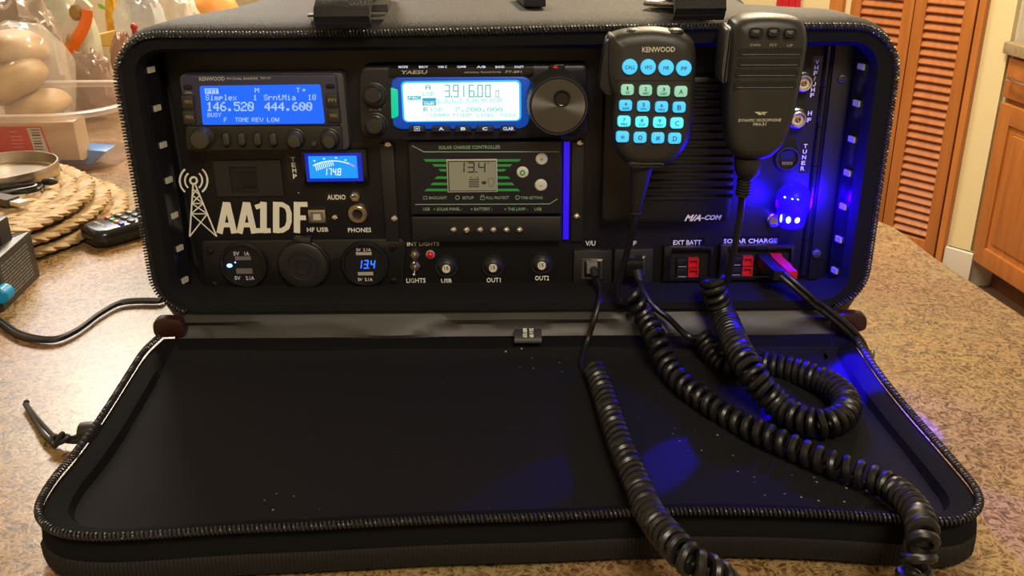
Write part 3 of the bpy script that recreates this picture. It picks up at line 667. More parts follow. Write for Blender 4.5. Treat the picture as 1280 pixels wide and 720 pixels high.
thin_digits(tx, '3.916.00', 555.5, 106, 7, 15.5, 2.8); thin_digits(tx, '0', 619.5, 113, 4.6, 9, 1)
dots(tx, 'A', 532, 538, 109, 6, Yd); dots(tx, 'B', 529.5, 534.5, 136.5, 5, Yd)
part('frequency_text', tx, emis('lcd_teal', (.03, .42, .40), .8), d2, 'teal display digits')
tx = M(); dots(tx, 'LSB', 528.5, 542.5, 117.5, 5, Yd); dots(tx, 'LSB', 539, 552.5, 137, 4.5, Yd); dots(tx, '7.200.000', 569, 628, 136.8, 5.4, Yd)
txt(tx, '1...3...5...7...9..20..40..60dB', 588, 125, 80, 3.4, Yd); stroke(tx, [(546, 128.3), (628, 127.6)], .6, Yd, .0002)
for t, x0, x1 in (('CEHARD', 539, 561), ('PCSEBP', 567, 590), ('L1CEL', 596.5, 618), ('7X1CLK', 624, 645)): dots(tx, t, x0, x1, 143.6, 4.4, Yd)
part('small_text', tx, emis('lcd_teal_pale', (.22, .68, .66), .9), d2, 'pale teal display text')
mb = M(); mb.prism(R4(528, 122.5, 545, 126.5, Yd), Yd, Yd+.0003); mb.prism(R4(528, 126.8, 545, 132, Yd), Yd, Yd+.0003); mb.prism(R4(509.5, 119.8, 526, 124.8, Yd), Yd, Yd+.0003); part('meter_blocks', mb, emis('lcd_cyan_block', (.02, .45, .70), .9), d2, 'cyan blocks on the display')
tx = M(); dots(tx, 'SWR', 530, 543, 129.4, 3.8, Yd-.0001); dots(tx, 'PRC', 511, 525, 122.3, 3.6, Yd-.0001); part('meter_text', tx, MATS['white_lcd'], d2, 'white letters')
tx = M(); Yk = Y-.0016
for t, px in (('MODE', 504, ), ('BK/V', 529.5), ('V/M C', 553), ('QMB', 577), ('A/B', 601.5), ('BAND', 625), ('FAST', 649)): txt(tx, t, px, 83.6 , 11.5, 2.8, Yk-.0001, .02)
part('key_lettering', tx, emis('lit_white_print', (.75, .85, 1), .8), ya, 'lit white key names')
tx = M(); txt(tx, 'YAESU', 517.5, 90.2, 33, 4.6, Yk, .02, slant=.25); txt(tx, 'HF/50MHz TRANSCEIVER', 603.5, 90.3, 46, 2, Yk); txt(tx, 'FT-891', 642, 89.8, 20, 2.8, Yk, .02, slant=.2)
txt(tx, 'AF  SQL/RF', 469, 132, 25, 2, Y); txt(tx, 'MULTI', 469, 137, 14, 2.6, Y); part('lettering', tx, dimwhite, ya)
tx = M(); kb = mat('blue_black_key', (.010, .014, .035), .35)
for px, hw, t in ((521.5, 11.5, '='), (551.5, 13, 'A'), (579, 11.5, 'B'), (606, 12.5, 'C'), (635.5, 11.5, 'CLAR')):
    mb = M(); mb.prism(rpoly([X2(*p, Y-.003) for p in ((px-hw+2.5, 157), (px+hw-2.5, 157), (px+hw, 165.5), (px-hw, 166))], .001), Y-.0045, Y+.001, .001); part('function_key', mb, kb, ya)
    if t == '=': stroke(tx, [(518, 158.4), (524.6, 158.3), (524.6, 163), (518, 163.1)], .9, Y-.0046, .0002, True); stroke(tx, [(519.5, 160.6), (523.3, 160.6)], 1.2, Y-.0046, .0002)
    else: txt(tx, t, px, 160.9, 13.5 if len(t) > 1 else 6.2, 3.8, Y-.0046, .03)
part('key_print', tx, MATS['lit_white_print'], ya, 'lit white key letters')
dk = mat('dark_knob', (.030, .030, .032), .32, .2)
knob(467, 121, 15, Y, .004, ya, 'knob_ring', plastic2); knob(465, 119.5, 10.8, Y-.004, .006, ya, 'knob', dk)
knob(469, 157, 13.5, Y, .004, ya, 'knob_ring', plastic2); knob(467.5, 158, 10.8, Y-.004, .005, ya, 'knob', dk)
mb = M(); mb.prism(rpoly([X2(*p, Y-.002) for p in ((488.5, 109), (497.5, 112), (498.2, 145), (489.5, 148.5))], .0012), Y-.0032, Y+.001, .0008); part('indicator_button', mb, emis('green_light', (.0, .62, .32), 1.0), ya, 'glowing green key')
# tuning knob
c = PY(698, 133, -.010); R_ = 39.5*hx(698, 133, -.010); c.y = Y
mb = M(); n_ = 72; D_ = .021
prof = [(1.03, -.0005), (1.03, .006), (.985, .008)]
R = [[(c.x+R_*a*cos(2*pi*k/n_), c.y-b, c.z+R_*a*sin(2*pi*k/n_)) for k in range(n_)] for a, b in prof]
for b in (.0085, .018): R.append([(c.x+R_*(1.0 if k % 2 else .965)*cos(2*pi*k/n_), c.y-b, c.z+R_*(1.0 if k % 2 else .965)*sin(2*pi*k/n_)) for k in range(n_)])
for a, b in ((.965, .0195), (.93, .0212), (.885, .0212), (.87, .0200), (.86, .0205)): R.append([(c.x+R_*a*cos(2*pi*k/n_), c.y-b, c.z+R_*a*sin(2*pi*k/n_)) for k in range(n_)])
mb.loft(R); tk = part('tuning_knob', mb, mat('tuning_knob_black', (.022, .022, .023), .38), ya, 'large black tuning knob')
brushed = mat('spun_black_metal', (.045, .045, .047), .36, .85)
_nt = brushed.node_tree; _b = _nt.nodes['Principled BSDF']; _b.inputs['Anisotropic'].default_value = .9; _b.inputs['Base Color'].default_value = (.13, .13, .13, 1); _tg = _nt.nodes.new('ShaderNodeTangent'); _tg.direction_type = 'RADIAL'; _tg.axis = 'Y'; _nt.links.new(_tg.outputs[0], _b.inputs['Tangent'])
fc = M(); fc.lathe([(R_*.855, .0195), (R_*.85, .0209), (R_*.02, .0209)], c, n=48); part('knob_face', fc, brushed, tk, 'spun metal face of the knob')
e = PY(702.5, 123, Y-.0212); r_ = 9.6*hx(702, 123, -.01); e.y = Y-.0207
fc = M(); fc.lathe([(r_*1.15, 0), (r_*1.12, .0010), (r_*1.0, .0011), (r_*.93, .0007), (r_*.7, -.0001+.0006), (r_*.4, .00045), (r_*.02, .0004)], e, n=28); part('finger_dimple', fc, gloss, tk)
mb = M(); mb.prism(R4(686, 80.5, 706, 86.5, Y, .001), Y-.0012, Y+.002, .0005); pwk = part('power_key', mb, gloss, ya)
mb = M(); e = PY(694.3, 83.3, Y-.0013); mb.prism([(e.x-.0019, e.z-.0008), (e.x+.0019, e.z-.0008), (e.x, e.z+.0013)], Y-.0018, Y-.0008); part('power_mark', mb, emis('red_light', (.7, .03, .02), .6), pwk, 'red mark')

# ------------------------------------------------------------------ solar charge controller
Y = .019; c = PY(606, 301, Y)
sl = thing('charge_controller', 'solar charge controller with grey display reading 13.4 and green stripes', 'controller', (c.x, .025, c.z))
shell_m = mat('controller_shell', (.014, .0145, .015), .45)
mb = M(); mb.prism(rpoly([X2(*p, Y) for p in ((510, 176.7), (703, 176.5), (702.5, 268), (514.2, 268.8))], .002), Y, YP-.0036, .0012); part('case', mb, shell_m, sl)
mb = M(); mb.prism(rpoly([X2(*p, Y+.003) for p in ((514.3, 270.5), (702.3, 270), (702, 301), (515.5, 302))], .0015), Y+.002, YP-.0036, .0012); part('terminal_cover', mb, shell_m, sl)
mb = M(); mb.prism(rpoly([X2(*p, Y) for p in ((514.3, 180), (699.5, 179.5), (699, 266), (517.5, 266.8))], .0015), Y-.0003, Y+.001); part('face_plate', mb, mat('face_film', (.008, .008, .018), .3), sl)
Yf = Y-.0003; g = M(); grn = mat('green_print', (.03, .33, .07), .5); pgr = mat('pale_green_print', (.24, .42, .26), .5)
for yy, lx0, rx1 in ((200.4, 529.2, 651.3), (206.7, 540.2, 640.5), (212.7, 548, 632.9), (221.9, 543, 638), (229.8, 538, 643), (237.3, 530.8, 650.3)):
    up = 1 if yy < 218 else -1
    for x0, x1, s_ in ((lx0, 559.3, 1), (rx1, 621.2, -1)):
        a, b = yy-1.5, yy+1.6
        pts = [(x0, a if up > 0 else b), (x0+s_*3, b if up > 0 else a), (x1, b if up > 0 else a), (x1, a if up > 0 else b)]
        g.prism([X2(*p, Yf) for p in pts], Yf-.0002, Yf+.0001)
part('green_stripes', g, grn, sl, 'bright green stripes')
tx = M(); stroke(tx, [(515, 181.8), (529.8, 189.7), (699, 189.6)], 1.1, Yf, .0002); stroke(tx, [(519, 255.5), (687, 254.8), (697, 248.3)], 1.0, Yf, .0002)
txt(tx, 'SOLAR CHARGE CONTROLLER', 586.8, 184, 77, 4.3, Yf, .01)
for t, px, w_ in (('BACKLIGHT', 547.5, 22), ('SETUP', 585, 14), ('FULL PROTECT', 622, 28.5), ('TIME SETTING', 664.5, 27.5)): txt(tx, t, px, 247.2, w_, 3.4, Yf, .005)
for t, px, w_ in (('USB', 533, 8.5), ('+ SOLAR PANEL -', 560, 36), ('+ BATTERY -', 602, 27), ('+ THE LAMP -', 645, 29), ('USB', 672.5, 9)): txt(tx, t, px, 261.3, w_, 3.6, Yf, .005)
stroke(tx, [(529.3, 245.5), (534, 245.5), (534, 248.8), (529.3, 248.8)], .7, Yf, .0002, True)
for px in (571.8, 647): stroke(tx, [(px+2.4*cos(a), 246.8+2.4*sin(a)) for a in [2*pi*k/14 for k in range(14)]], .8, Yf, .0002, True)
stroke(tx, [(600.5, 246), (605.5, 246), (605.5, 249.4), (600.5, 249.4)], .8, Yf, .0002, True); stroke(tx, [(601.5, 246), (601.5, 243.7), (604.5, 243.7), (604.5, 246)], .7, Yf, .0002)
part('lettering', tx, pgr, sl, 'pale green lettering')
mb = M(); q_ = R4(558.8, 198.8, 621.7, 239.8, Yf, .0003); mb.prism(q_, Yf-.0012, Yf+.0002, .0003); fr = part('display_frame', mb, mat('frame_pale', (.45, .46, .42), .4), sl)
mb = M(); mb.prism(R4(560.3, 200.3, 620.4, 238.3, Yf), Yf-.00125, Yf-.0005); mb.xf = None; part('display_border', mb, dark, fr)
mb = M(); mb.prism(R4(561.5, 201.5, 620, 237.5, Yf), Yf-.0014, Yf-.0008); d3 = part('display', mb, mat('grey_lcd', (.20, .20, .145), .35, emit=(.16, .16, .11), es=.35), sl, 'olive grey display')
tx = M(); Yd = Yf-.0014; seg7(tx, '13.4', 571.5, 202.5, 9.2, 13.2, 3.2, Yd, .17, .0002, .03)
txt(tx, 'V', 610.3, 203.8, 2.6, 3, Yd)
for k in range(5): stroke(tx, [(586.3, 224.2+k*2.3), (599, 224.0+k*2.3)], 1.1, Yd, .0002)
stroke(tx, [(587.5, 221.6), (590, 221.6)], 1, Yd, .0002); stroke(tx, [(595.5, 221.5), (598, 221.5)], 1, Yd, .0002)
tx.prism([X2(*p, Yd) for p in ((602, 226.8), (605.3, 226.8), (605.3, 225), (608.3, 228.4), (605.3, 231.8), (605.3, 230), (602, 230))], Yd-.0002, Yd)
stroke(tx, [(614+4.1*cos(a), 226.6+4.1*sin(a)) for a in [radians(125+290*k/14) for k in range(15)]], .6, Yd, .0002); stroke(tx, [(612, 230), (612, 233), (616, 233), (616, 230)], .6, Yd, .0002)
part('display_text', tx, mat('lcd_dark', (.03, .03, .025), .5), d3, 'dark display characters')
wb = mat('white_button', (.62, .64, .55), .45)
for px, py, r, t in ((677.1, 199.5, 7.2, '+'), (653.2, 215.9, 7.1, 'o'), (676.2, 232, 7.4, '-')):
    b = knob(px, py, r*.93, Yf, .0016, sl, 'button', wb)
    tx = M(); Yb = Yf-.0017
    if t == 'o': stroke(tx, [(px+2.6*cos(a), py+2.6*sin(a)) for a in [2*pi*k/16 for k in range(16)]], 1.9, Yb, .0002, True)
    else:
        stroke(tx, [(px-2.2, py), (px+2.2, py)], .9, Yb, .0002)
        if t == '+': stroke(tx, [(px, py-2.2), (px, py+2.2)], .9, Yb, .0002)
    part('button_mark', tx, grn if t == 'o' else mat('grey_mark', (.30, .31, .27), .5), b)
for px in (567, 583.5, 600.2, 616.8, 633.2, 649.6): screw(px, 287.5, 4.5, Y+.002, sl, 'terminal_screw')
# bracket side beside the controller, blue light on it painted as emission
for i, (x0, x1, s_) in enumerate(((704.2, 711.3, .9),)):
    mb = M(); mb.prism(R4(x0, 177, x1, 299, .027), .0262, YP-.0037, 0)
    solo('painted_blue_glow', mb, emis('blue_glow_paint', (.03, .0, 1.0), .8), 'glowing blue light strip along the right side of the charge controller', 'light strip')  # no light strip here, stands for blue light on the bracket side

# ------------------------------------------------------------------ external speaker (right)
c = PY(838, 279, YP)
sp = thing('speaker', 'square black louvred speaker with white maker lettering behind the two microphones', 'speaker', (c.x, .02, c.z)); Y = .016
spm = mat('speaker_plastic', (.009, .009, .0105), .45, bump=(1200, .15))
mb = M(); mb.prism(R4(753.5, 96, 921, 279.5, Y, .006, 6), Y, YP-.0002, .003); part('housing', mb, spm, sp)
mb = M()
for k in range(15):
    yy = 105+10.05*k; xl = 800+(0 if k < 9 else (k-9)*(-1.0)); xl = 832-8.2*max(0, k-9) if k > 9 else 832-0*k
    xl = 836 if k < 9 else 836-(k-8)*5.8
    a = X2(xl, yy, Y); b = X2(915, yy, Y); h = .0016
    R = []
    for x in (a[0]-.002, a[0], b[0], b[0]+.001):
        s_ = 0 if x in (a[0], b[0]) else 1
        R.append([(x, Y-.0002, a[1]-h*1.3), (x, Y-.0026+.0024*s_, a[1]-h*.9), (x, Y-.0026+.0024*s_, a[1]-h*.2), (x, Y-.0002, a[1]+h*.7), (x, Y+.001, a[1]+h*.7), (x, Y+.001, a[1]-h*1.3)])
    mb.loft(R)
part('louvers', mb, spm, sp)
tx = M(); Yw = Y-.0001
txt(tx, 'M/A', 867.5, 272.2, 20, 8, Yw, .03, slant=.45); txt(tx, 'COM', 891, 271.8, 20, 6.2, Yw, .03, slant=.3); stroke(tx, [(876.5, 272.6), (882, 272.5)], 1.3, Yw, .0003)
part('maker_lettering', tx, white, sp, 'white maker lettering')

# ------------------------------------------------------------------ temperature meter
Y = .0245; c = PY(418, 231, Y)
tm = thing('panel_meter', 'small panel meter with glowing cyan scale below the left radio', 'meter', (c.x, .027, c.z))
mb = M(); mb.prism(R4(377.5, 187.5, 459, 231, Y, .0008), Y, YP-.0002, .0008); part('bezel', mb, gloss, tm)
mb = M(); mb.prism(R4(382, 191.2, 453, 226.8, Y), Y-.0004, Y+.0005, .0002); part('inner_frame', mb, emis('blue_edge', (.0, .03, .8), .5), tm, 'blue glowing inner frame')
mb = M(); mb.prism(R4(386.5, 194.8, 446.8, 222.5, Y), Y-.0007, Y+.0005); d4 = part('display', mb, emis('cyan_lcd', (.0, .30, 1.0), 1.1), tm, 'lit cyan display')
tx = M(); Yd = Y-.0008; cx, cy, rr = 416.5, 245, 45
stroke(tx, [(cx+rr*1.0*sin(a), cy-38+ (38-38*cos(a))*.95 - 6) for a in [radians(-34+60*k/12) for k in range(13)]], 1.3, Yd, .0002)
for k in range(10): x = 395.2+k*2.25; stroke(tx, [(x-1.4+.14*k, 204.6-.35*k), (x+1+.05*k, 213.4-.75*k)], 1.1, Yd, .0002)
seg7(tx, '174.8', 404.5, 210.2, 4.3, 9, 1.3, Yd, .26, .0002)
for x, y in ((393, 201), (405, 198.4), (420, 197.3), (432, 200)): stroke(tx, [(x-1.2, y), (x+1.2, y)], 1.6, Yd, .0002)
part('scale_text', tx, emis('cyan_white', (.75, .95, 1.0), 1.1), d4, 'pale scale and digits')
tx = M(); stroke(tx, [(434, 203.3), (438.5, 205.3), (443, 208.2)], 1.5, Yd, .0002); part('red_zone', tx, emis('pink_zone', (.9, .25, .45), 1), d4, 'pink end of the scale')
# ------------------------------------------------------------------ recessed rocker switch
c = PY(311, 245, .028)
sw = thing('rocker_switch', 'square recessed black switch in a flat plate above the callsign letters', 'switch', (c.x, .028, c.z))
a, b, c_, d = RC(269, 200.5, 352.5, 245, .0285); e, f, g, h = RC(288, 208.5, 322.5, 241, .0285)
mb = M()
for x0, z0, x1, z1 in ((a, b, e, d), (g, b, c_, d), (e, b, g, f), (e, h, g, d)): mb.box(x0, .0283, z0, x1, YP-.0001, z1)
part('plate', mb, plastic2, sw); mb = M(); mb.box(e, .0295, f, g, YP-.0001, h); part('well', mb, dark, sw)
mb = M(); rk = RC(300, 215, 318, 236, .0285); mb.loft([[(x, .0294, rk[1]), (x, .0288, rk[1]+.003), (x, .0291, (rk[1]+rk[3])/2), (x, .0284, rk[3]), (x, .0296, rk[3])] for x in (rk[0], rk[2])]); part('rocker', mb, plastic, sw)

# ------------------------------------------------------------------ small sockets and switches
def bush(px, py, rpx, par, Y=YP, mt=nickel, n=6):
    c = PY(px, py, Y-.002); R_ = rpx*hx(px, py, Y); c.y = Y; mb = M(); mb.lathe([(R_, 0), (R_, .0018), (R_*.86, .0024), (R_*.55, .0024), (R_*.5, .0034), (R_*.3, .0034), (R_*.02, .003)], c, n=n)
    return part('hex_nut', mb, mt, par)
def toggle(px, py, r, up, label_):
    c = PY(px, py+r, YP); t = thing('toggle_switch', label_, 'switch', (c.x, YP, c.z)); bush(px, py, r, t)
    p = PY(px, py, YP-.003); mb = M(); e = Vector((0, -.0075, .0035*up)); mb.tube([p, p+e*.5, p+e], lambda s: .0009+.0007*s, 10); mb.sphere(p+e, .0016, n=10, m_=6); part('lever', mb, chrome, t); return t
toggle(443.5, 246, 7, 1, 'tiny metal toggle switch right of the word AUDIO'); toggle(518.3, 319, 6.6, -1, 'tiny metal toggle switch left of the red indicator light'); toggle(518.5, 333.5, 6.8, -1, 'tiny metal toggle switch directly above the word LIGHTS')
c = PY(396, 280, YP); ub = thing('usb_port', 'square metal USB port above the words HF USB', 'port', (c.x, YP, c.z))
mb = M(); mb.prism(R4(385.5, 262.5, 407, 279.5, YP-.002, .0005), YP-.0022, YP-.0002, .0004); part('shell', mb, nickel, ub)
mb = M(); mb.prism(R4(388, 264.8, 404.5, 277.2, YP-.002), YP-.0023, YP-.001); part('opening', mb, mat('socket_grey', (.14, .13, .10), .6), ub); mb = M(); mb.prism(R4(391.5, 267.2, 401.5, 275.5, YP-.002), YP-.0026, YP-.001, .0003); part('tongue', mb, mat('tongue_cream', (.55, .53, .45), .5), ub)
c = PY(447, 281, YP); ph = thing('phones_jack', 'round brass headphone jack above the word PHONES', 'jack', (c.x, YP, c.z))
c = PY(447, 267.5, YP-.003); c.y = YP; R_ = 12.8*hx(447, 267, YP); mb = M(); mb.lathe([(R_, 0), (R_, .0022), (R_*.9, .0032), (R_*.78, .0032), (R_*.74, .0045), (R_*.55, .0045), (R_*.46, .0036), (R_*.44, .001), (R_*.02, .001)], c); part('collar', mb, nickel, ph)
mb = M(); mb.lathe([(R_*.43, .001), (R_*.43, .0012), (R_*.02, .0012)], c); part('hole', mb, dark, ph)
c = PY(537.7, 319, YP-.002); il = thing('indicator_light', 'small round red indicator light with a pale rim', 'light', (c.x, YP, c.z-.003)); c.y = YP; R_ = 5.6*hx(537, 319, YP)
mb = M(); mb.lathe([(R_, 0), (R_, .001), (R_*.85, .0013), (R_*.75, .0010), (R_*.02, .001)], c); part('rim', mb, mat('rim_pale', (.35, .30, .28), .4), il); mb = M(); mb.lathe([(R_*.75, .001), (R_*.72, .002), (R_*.5, .0030), (R_*.02, .0034)], c); part('lens', mb, mat('red_lens', (.50, .006, .02), .2, emit=(.4, .0, .01), es=.25), il)
# breakers
for px, py, lab in ((558, 335, 'USB'), (616.3, 334, 'OUT1'), (677, 331, 'OUT2')):
    c = PY(px, py+13.5, YP); b = thing('circuit_breaker', f'round black breaker button marked 15 above the label {lab}', 'breaker', (c.x, YP, c.z), None)
    c = PY(px, py, YP-.004); c.y = YP; R_ = 14.2*hx(px, py, YP); mb = M()
    mb.lathe([(R_, 0), (R_, .0016), (R_*.96, .0022), (R_*.85, .0020), (R_*.62, .0050), (R_*.5, .0056), (R_*.42, .0056), (R_*.40, .004), (R_*.02, .004)], c); part('collar', mb, plastic2, b)
    mb = M(); mb.lathe([(R_*.37, .004), (R_*.37, .0066), (R_*.33, .0072), (R_*.02, .0074)], c); bt = part('push_button', mb, mat('button_cream', (.70, .67, .52), .4), b, 'cream push button')
    e = PY(px, py, YP-.0074); tx = M(); txt(tx, '15', px, py+.3, 5, 4.2, YP-.0074); part('number', tx, dark, bt)

# ------------------------------------------------------------------ triple socket plate
Y = .027; c = PY(379, 362, Y)
so = thing('socket_plate', 'black plate with three round sockets under the callsign letters', 'socket plate', (c.x, Y, c.z))
mb = M(); mb.prism(rpoly([X2(*p, Y) for p in ((250, 301), (502, 298.5), (507, 304), (504, 358), (498, 362.5), (260, 363.5), (255, 361))], .004), Y, YP-.0002, .0015); part('plate', mb, plastic, so)
for px, py in ((262, 314), (268, 355.5), (491, 309), (492.5, 350.5)): screw(px, py, 4.8, Y, so, mt=gloss)
def sock(px, py, r, rim=.0045):
    c = PY(px, py, Y-.004); c.y = Y; R_ = r*hx(px, py, Y-.004); mb = M()
    mb.lathe([(R_, -.001), (R_, rim*.7), (R_*.95, rim), (R_*.88, rim), (R_*.85, rim*.7), (R_*.85, rim*.55), (R_*.02, rim*.55)], c, n=40); return part('round_socket', mb, plastic2 if rim > .005 else plastic, so), c, R_
litp = emis('lit_port', (.8, .8, 1), .55)
s1, c, R_ = sock(304, 332, 30)
Yt = Y-.0026
mb = M(); mb.lathe([(R_*.86, .0020), (R_*.86, .0046), (R_*.80, .0048), (R_*.82, .0026)], c, n=40)
tx = M()
for t, x, y, w_ in (('5V', 295.5, 317, 7.5), ('1A', 308.5, 317, 6), ('5V', 297, 347.5, 7.5), ('2.1A', 312.5, 347.5, 10.5)): txt(tx, t, x, y, w_, 4.6, Yt, .015)
part('lettering', tx, mat('blue_white_print', (.55, .55, .80), .5), s1)
for x0, y0, x1, y1 in ((294, 320.5, 313.5, 325), (295.5, 335.5, 315.5, 342)):
    mb = M(); mb.prism(R4(x0, y0, x1, y1, Yt), Yt-.0003, Yt+.0006); pp = part('usb_port', mb, mat('port_grey', (.30, .29, .32), .35, .6), s1); mb = M(); mb.prism(R4(x0+1, y0+2.2, x1-1, y1-.8, Yt), Yt-.0004, Yt); part('opening', mb, dark, pp) if False else None
mb = M(); e = PY(287, 332, Yt); mb.sphere((e.x, e.y, e.z), .0022, .0012, .0016, 12, 8); part('led', mb, emis('led_blue', (.12, .25, 1), 6), s1, 'bright blue LED')
mb = M(); e2 = PY(294, 328, Yt); mb.sphere((e2.x, e2.y, e2.z), .0006, n=8, m_=6); part('led', mb, MATS['led_blue'], s1)
s2, c, R_ = sock(379, 332, 33, .0035)
mb = M(); mb.lathe([(R_*.93, .002), (R_*.92, .0052), (R_*.86, .006), (R_*.62, .006), (R_*.60, .0066), (R_*.54, .0066), (R_*.52, .006), (R_*.34, .006), (R_*.32, .0068), (R_*.25, .0068), (R_*.23, .0062), (R_*.02, .0062)], c, n=40); cp = part('dust_cap', mb, rubber, s2)
mb = M(); mb.prism(R4(367, 296.5, 389, 306.5, Y-.004, .001), Y-.005, Y, .001); part('cap_hinge', mb, rubber, cp); mb = M(); mb.prism(rpoly([X2(*p, Y-.004) for p in ((370, 358), (392, 357.5), (388, 366), (375, 366.5))], .002), Y-.0055, Y-.002, .001); part('cap_tab', mb, rubber, cp)
s3, c, R_ = sock(456, 331, 30)
tx = M(); txt(tx, '5V  2.1A', 454.5, 312.2, 18, 3.6, Yt); txt(tx, '5V  2.1A', 456.5, 349.3, 18, 3.6, Yt); part('lettering', tx, white, s3)
for x0, y0, x1, y1 in ((445, 315.2, 464.5, 318.8), (447.5, 340, 466.5, 344)):
    mb = M(); mb.prism(R4(x0, y0, x1, y1, Yt), Yt-.0003, Yt+.0006); part('usb_port', mb, mat('port_pale', (.55, .52, .48), .35, .3), s3)
tx = M(); seg7(tx, '13.4', 446, 324.8, 6, 11, 1.8, Yt, .24, .0003, .12); part('voltage_digits', tx, emis('digit_blue', (.02, .12, 1), 2.2), s3, 'glowing blue digits')

# ------------------------------------------------------------------ data jacks, power sockets
Yk = .026
def keystone(q_, lab, plug):
    c = PY((q_[0]+q_[2])/2, q_[3], Yk); k = thing('data_jack', lab, 'jack', (c.x, Yk, c.z)); mb = M(); mb.prism(R4(*q_, Yk, .0008), Yk, YP-.0002, .0006); part('housing', mb, plastic2, k)
    return k
k1 = keystone((717, 313.5, 764.5, 356.5), 'square black data jack with metal shield under the label V/U', 1)
mb = M(); mb.prism(R4(727, 323.5, 753.5, 348.5, Yk), Yk-.0012, Yk+.0005, .0003); part('shield', mb, chrome, k1); mb = M(); mb.prism(R4(730, 326.5, 750.5, 346.5, Yk-.0012), Yk-.00135, Yk); part('opening', mb, dark, k1)
k2 = keystone((767.6, 312, 816, 355), 'square black data jack beside the V/U jack, hidden behind a plug', 2)
mb = M(); mb.prism(R4(785, 320, 806, 344, Yk), Yk-.0012, Yk+.0005, .0003); part('shield', mb, chrome, k2)
Yq = .024
def pole(q_, reds, lab):
    c = PY((q_[0]+q_[2])/2, q_[3], Yq); k = thing('power_socket', lab, 'power socket', (c.x, Yq, c.z)); a, b, c_, d = RC(*q_, Yq); mb = M()
    t = .0035
    for x0, z0, x1, z1 in ((a, b, a+t*1.6, d), (c_-t*.6, b, c_, d), (a+t*1.6, b, c_-t*.6, b+t), (a+t*1.6, d-t*.9, c_-t*.6, d)): mb.box(x0, Yq, z0, x1, YP-.0002, z1, .0004)
    part('housing', mb, gloss, k); mb = M(); mb.box(a+t*1.5, YP-.0012, b+t*.9, c_-t*.5, YP-.0003, d-t*.8); part('recess', mb, dark, k)
    for px, py in reds:
        mb = M(); x0, z0, x1, z1 = RC(px-6.6, py-5.4, px+6.4, py+5.6, Yq+.001)
        w_ = .0011
        for u in ((x0, z0, x0+w_, z1), (x1-w_, z0, x1, z1), (x0+w_, z0, x1-w_, z0+w_), (x0+w_, z1-w_*1.4, x1-w_, z1)): mb.box(u[0], Yq+.0005, u[1], u[2], YP-.0015, u[3])
        mb.box(x0+w_, Yq+.003, z0+w_, x1-w_, YP-.0015, z1-w_*1.4)
        part('red_contact', mb, red, k, 'red contact housing')
        mb = M(); x0, z0, x1, z1 = RC(px-21, py-5.4, px-7.2, py+5.6, Yq+.001); mb.box(x0, Yq+.0008, z0, x1, YP-.0015, z1, .0004); bk = part('black_contact', mb, plastic, k)
        tx = M(); stroke(tx, [(px-19, py+4.6), (px-9, py+4.6)], .9, Yq+.0007, .0002); part('edge_mark', tx, dimwhite, bk)
    return k
pole((829.5, 309, 890.5, 352), ((866.8, 328.7), (866.6, 341)), 'black power socket with two red contacts under the label EXT BATT')
pole((899.5, 307, 991, 350.5), ((934.8, 326.6), (934.2, 339)), 'wide black power socket with a red lead plugged in under SOLAR CHARGE')

# ------------------------------------------------------------------ aerial sockets, tuner socket
def coax(px, py, r, lab):
    c = PY(px, py+r, YP); k = thing('aerial_socket', lab, 'socket', (c.x, YP, c.z)); c = PY(px, py, YP-.006); c.y = YP; R_ = r*hx(px, py, YP); n = 40; mb = M(); R = []
    for a, b in ((1.0, 0), (1.0, .003)): R.append([(c.x+R_*(a if i % 2 else a*.9)*cos(2*pi*i/n), c.y-b, c.z+R_*(a if i % 2 else a*.9)*sin(2*pi*i/n)) for i in range(n)])
    for a, b in ((.82, .0036), (.80, .008), (.72, .0085), (.62, .0085), (.60, .004), (.02, .004)): R.append([(c.x+R_*a*cos(2*pi*i/n), c.y-b, c.z+R_*a*sin(2*pi*i/n)) for i in range(n)])
    mb.loft(R); part('collar', mb, chrome, k); mb = M(); mb.lathe([(R_*.58, .004), (R_*.58, .0058), (R_*.38, .006), (R_*.02, .006)], c); part('insulator', mb, mat('insulator_white', (.65, .6, .52), .4), k)
    mb = M(); mb.lathe([(R_*.27, .006), (R_*.27, .0070), (R_*.17, .0072), (R_*.14, .0062), (R_*.02, .0062)], c); part('centre_contact', mb, mat('copper', (.50, .30, .16), .35, 1), k)
coax(1005, 103.5, 13, 'knurled silver aerial socket left of the label VHF/UHF'); coax(997.5, 149, 13, 'knurled silver aerial socket with copper centre left of the label HF')
c = PY(985, 214, YP); tj = thing('tuner_socket', 'round black socket with a small square jack left of the label TUNER', 'socket', (c.x, YP, c.z)); c = PY(984.5, 198.5, YP-.003); c.y = YP; R_ = 16*hx(985, 198, YP)
mb = M(); mb.lathe([(R_, 0), (R_, .0028), (R_*.93, .0036), (R_*.8, .0036), (R_*.76, .001), (R_*.02, .001)], c, n=36); part('collar', mb, plastic2, tj)
mb = M(); mb.prism(rpoly([X2(*p, YP-.002) for p in ((976, 190), (986, 188), (986, 184.5), (993, 184.5), (993, 206), (976, 206))], .0004), YP-.0018, YP-.0009); jk = part('jack_opening', mb, dark, tj); mb = M()
for k in range(6): a, b, c_, d = RC(977.5+k*2.3, 202, 978.8+k*2.3, 206, YP-.002); mb.box(a, YP-.0024, b, c_, YP-.0016, d)
part('contacts', mb, nickel, jk)

